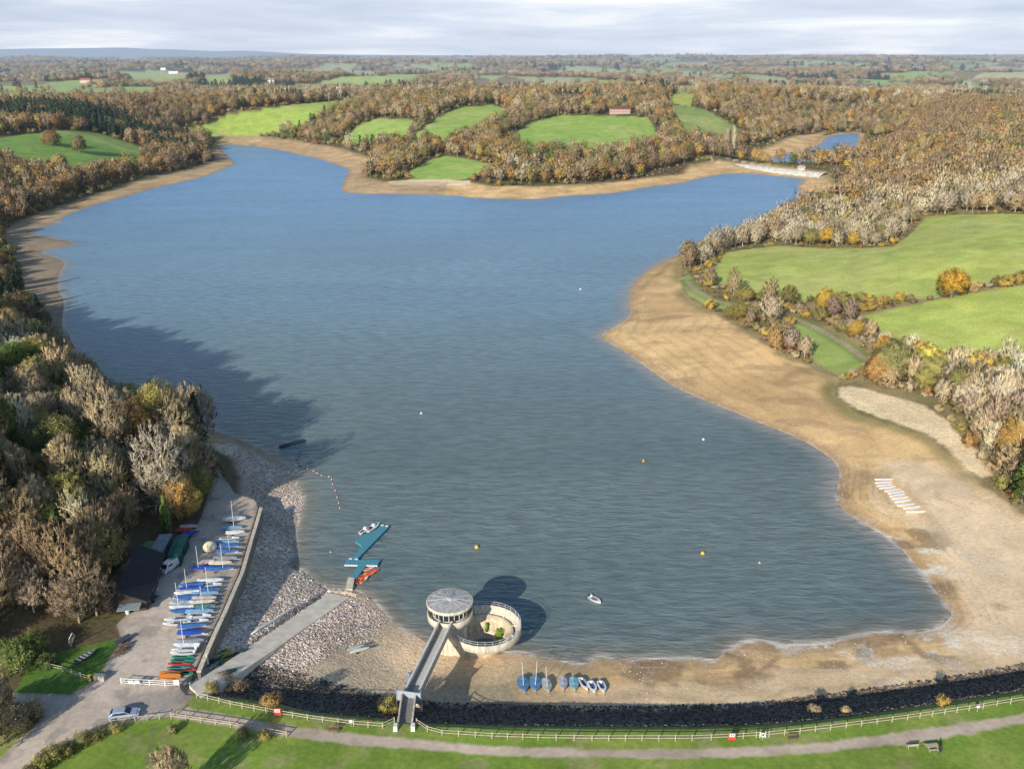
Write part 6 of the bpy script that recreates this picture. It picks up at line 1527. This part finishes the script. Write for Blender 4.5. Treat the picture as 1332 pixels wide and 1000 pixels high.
# ---- causeway hut, houses
def house(px, py, L_, W2, Hh, col, roofc, label, rz=0, name='house', dz=0, nw=5):
    x_, y_, z_ = G(px, py); o = thing(name, label, 'house', (x_, y_, z_ + dz), rz)
    mb = MB().box((0, 0, Hh / 2 - 1), (L_, W2, Hh + 2)); mb.add([(s_ * L_ / 2, yv, zv) for s_ in (-1, 1) for yv, zv in ((-W2 / 2, Hh), (W2 / 2, Hh), (0, Hh + W2 * .38))], [(0, 2, 1), (3, 4, 5)]); mb.build('wall', pm('house_wall', col, .8), o)
    rf = MB(); oh = .5
    for s_ in (-1, 1):
        vs = [(-L_ / 2 - oh, 0, Hh + W2 * .38 + .12), (L_ / 2 + oh, 0, Hh + W2 * .38 + .12), (L_ / 2 + oh, s_ * (W2 / 2 + oh), Hh - .2), (-L_ / 2 - oh, s_ * (W2 / 2 + oh), Hh - .2)]; vs += [(a_, b_, c_ + .15) for a_, b_, c_ in vs]; rf.add(vs, [(0, 1, 2, 3), (7, 6, 5, 4), (0, 4, 5, 1), (1, 5, 6, 2), (2, 6, 7, 3), (3, 7, 4, 0)])
    r_ = rf.build('roof', pm('house_roof', roofc, .8, var=.2, scale=1), o); MB().box((L_ * .25, 0, Hh + W2 * .38 + .8), (.9, .9, 1.8)).build('chimney', pm('chimney_brick', (.3, .14, .09), .8), r_)
    for k in range(nw):
        for zw in ((1.4, Hh - 1.3) if Hh > 4.5 else (1.4,)):
            w_ = MB().box((-L_ / 2 + (k + .5) * L_ / nw, -W2 / 2 - .04, zw), (L_ / nw * .5, .08, 1.2)).build('window', M_wh, o)
            MB().box((-L_ / 2 + (k + .5) * L_ / nw, -W2 / 2 - .1, zw), (L_ / nw * .4, .03, 1.0)).build('pane', M_glass, w_)
    return o
x_, y_, z_ = G(1042, 220); house(1042, 221, 6, 3.5, 1.8, (.72, .68, .6), (.5, .45, .38), 'small pale pump house on the causeway', name='pump_house', nw=2, dz=.3)
house(806, 148, 26, 9, 5.0, (.50, .34, .27), (.16, .08, .06), 'long brick farmhouse with a red tiled roof above the big far field', nw=7, dz=1)
for px, py, L_, c_, rc, lab in ((226, 97, 46, (.85, .85, .82), (.7, .7, .68), 'long white building in the meadow far on the left'), (213, 94, 26, (.8, .82, .8), (.4, .4, .4), 'smaller white building above the long white one far on the left'), (88, 100, 24, (.75, .72, .68), (.35, .2, .15), 'pale house among the trees at the far left'),
      (354, 109, 20, (.8, .78, .72), (.4, .3, .25), 'small white house by the narrow far meadow'), (960, 75, 70, (.8, .76, .7), (.6, .52, .45), 'pale country house on the horizon right of centre'), (112, 108, 30, (.6, .45, .38), (.35, .15, .1), 'red roofed house among the trees far on the left'), (127, 111, 28, (.75, .72, .7), (.4, .22, .16), 'white walled house beside the red roofed one far on the left')):
    house(px, py, L_, 12, 8, c_, rc, lab, dz=(1 if py > 96 and L_ < 100 else 8), nw=6)

# things standing on the falling boat park sink with it
for ob in set(bpy.data.objects) - _before:
    if ob.parent is None and ob.location.y > 139 and -130 < ob.location.x < -40 and ob.location.z >= 7.9:
        ob.location.z += float(zplat(ob.location.x, ob.location.y)) - 8
# ------------------------------------------------------------------ sky and sun
SUN_EL, SUN_AZ = 23.0, 26.0          # shadows run 26 degrees to the right of straight ahead
w = bpy.data.worlds.new('World'); SC.world = w; w.use_nodes = True
nt = w.node_tree; N = nt.nodes; L = nt.links; bg = N['Background']
sky = N.new('ShaderNodeTexSky'); sky.sky_type = 'NISHITA'; sky.sun_disc = False
sky.sun_elevation = R(SUN_EL); sky.sun_rotation = R(180 + SUN_AZ); sky.air_density = 1.1; sky.dust_density = .4; sky.ozone_density = 3.2
tc = N.new('ShaderNodeTexCoord'); sp_ = N.new('ShaderNodeSeparateXYZ'); L.new(tc.outputs['Generated'], sp_.inputs[0])
mp = N.new('ShaderNodeMapping'); mp.inputs['Scale'].default_value = (2.6, 2.6, 26); L.new(tc.outputs['Generated'], mp.inputs[0])
cn = N.new('ShaderNodeTexNoise'); cn.inputs['Scale'].default_value = 1.6; cn.inputs['Detail'].default_value = 8; cn.inputs['Roughness'].default_value = .55; cn.inputs['Distortion'].default_value = .35
L.new(mp.outputs[0], cn.inputs[0])
cr = N.new('ShaderNodeValToRGB'); e = cr.color_ramp.elements; e[0].position = .3; e[0].color = (4.0, 4.75, 6.2, 1); e[1].position = .72; e[1].color = (8.2, 8.3, 8.4, 1)
el2 = cr.color_ramp.elements.new(.52); el2.color = (5.4, 6.0, 7.2, 1)
L.new(cn.outputs['Fac'], cr.inputs[0])
ms = N.new('ShaderNodeMapRange'); ms.inputs[1].default_value = .05; ms.inputs[2].default_value = .15; ms.inputs[3].default_value = .92; ms.inputs[4].default_value = 0; ms.interpolation_type = 'SMOOTHSTEP'
L.new(sp_.outputs['Z'], ms.inputs[0])
mx = N.new('ShaderNodeMix'); mx.data_type = 'RGBA'; L.new(ms.outputs[0], mx.inputs['Factor']); L.new(sky.outputs[0], mx.inputs['A']); L.new(cr.outputs[0], mx.inputs['B'])
L.new(mx.outputs['Result'], bg.inputs['Color']); bg.inputs['Strength'].default_value = .13
sl = bpy.data.lights.new('sun', 'SUN'); sl.energy = 5; sl.angle = R(.5); sl.color = (1, .935, .83)
so = bpy.data.objects.new('sun', sl); COL.objects.link(so)
d = Vector((-math.sin(R(SUN_AZ)) * math.cos(R(SUN_EL)), -math.cos(R(SUN_AZ)) * math.cos(R(SUN_EL)), math.sin(R(SUN_EL))))
so.rotation_euler = d.to_track_quat('Z', 'Y').to_euler(); so.location = (-200, -400, 300)
SC.cycles.max_bounces = 5; SC.cycles.diffuse_bounces = 2; SC.cycles.glossy_bounces = 2; SC.cycles.transparent_max_bounces = 6
SC.cycles.use_denoising = True; SC.cycles.denoiser = 'OPENIMAGEDENOISE'; SC.cycles.denoising_input_passes = 'RGB_ALBEDO_NORMAL'
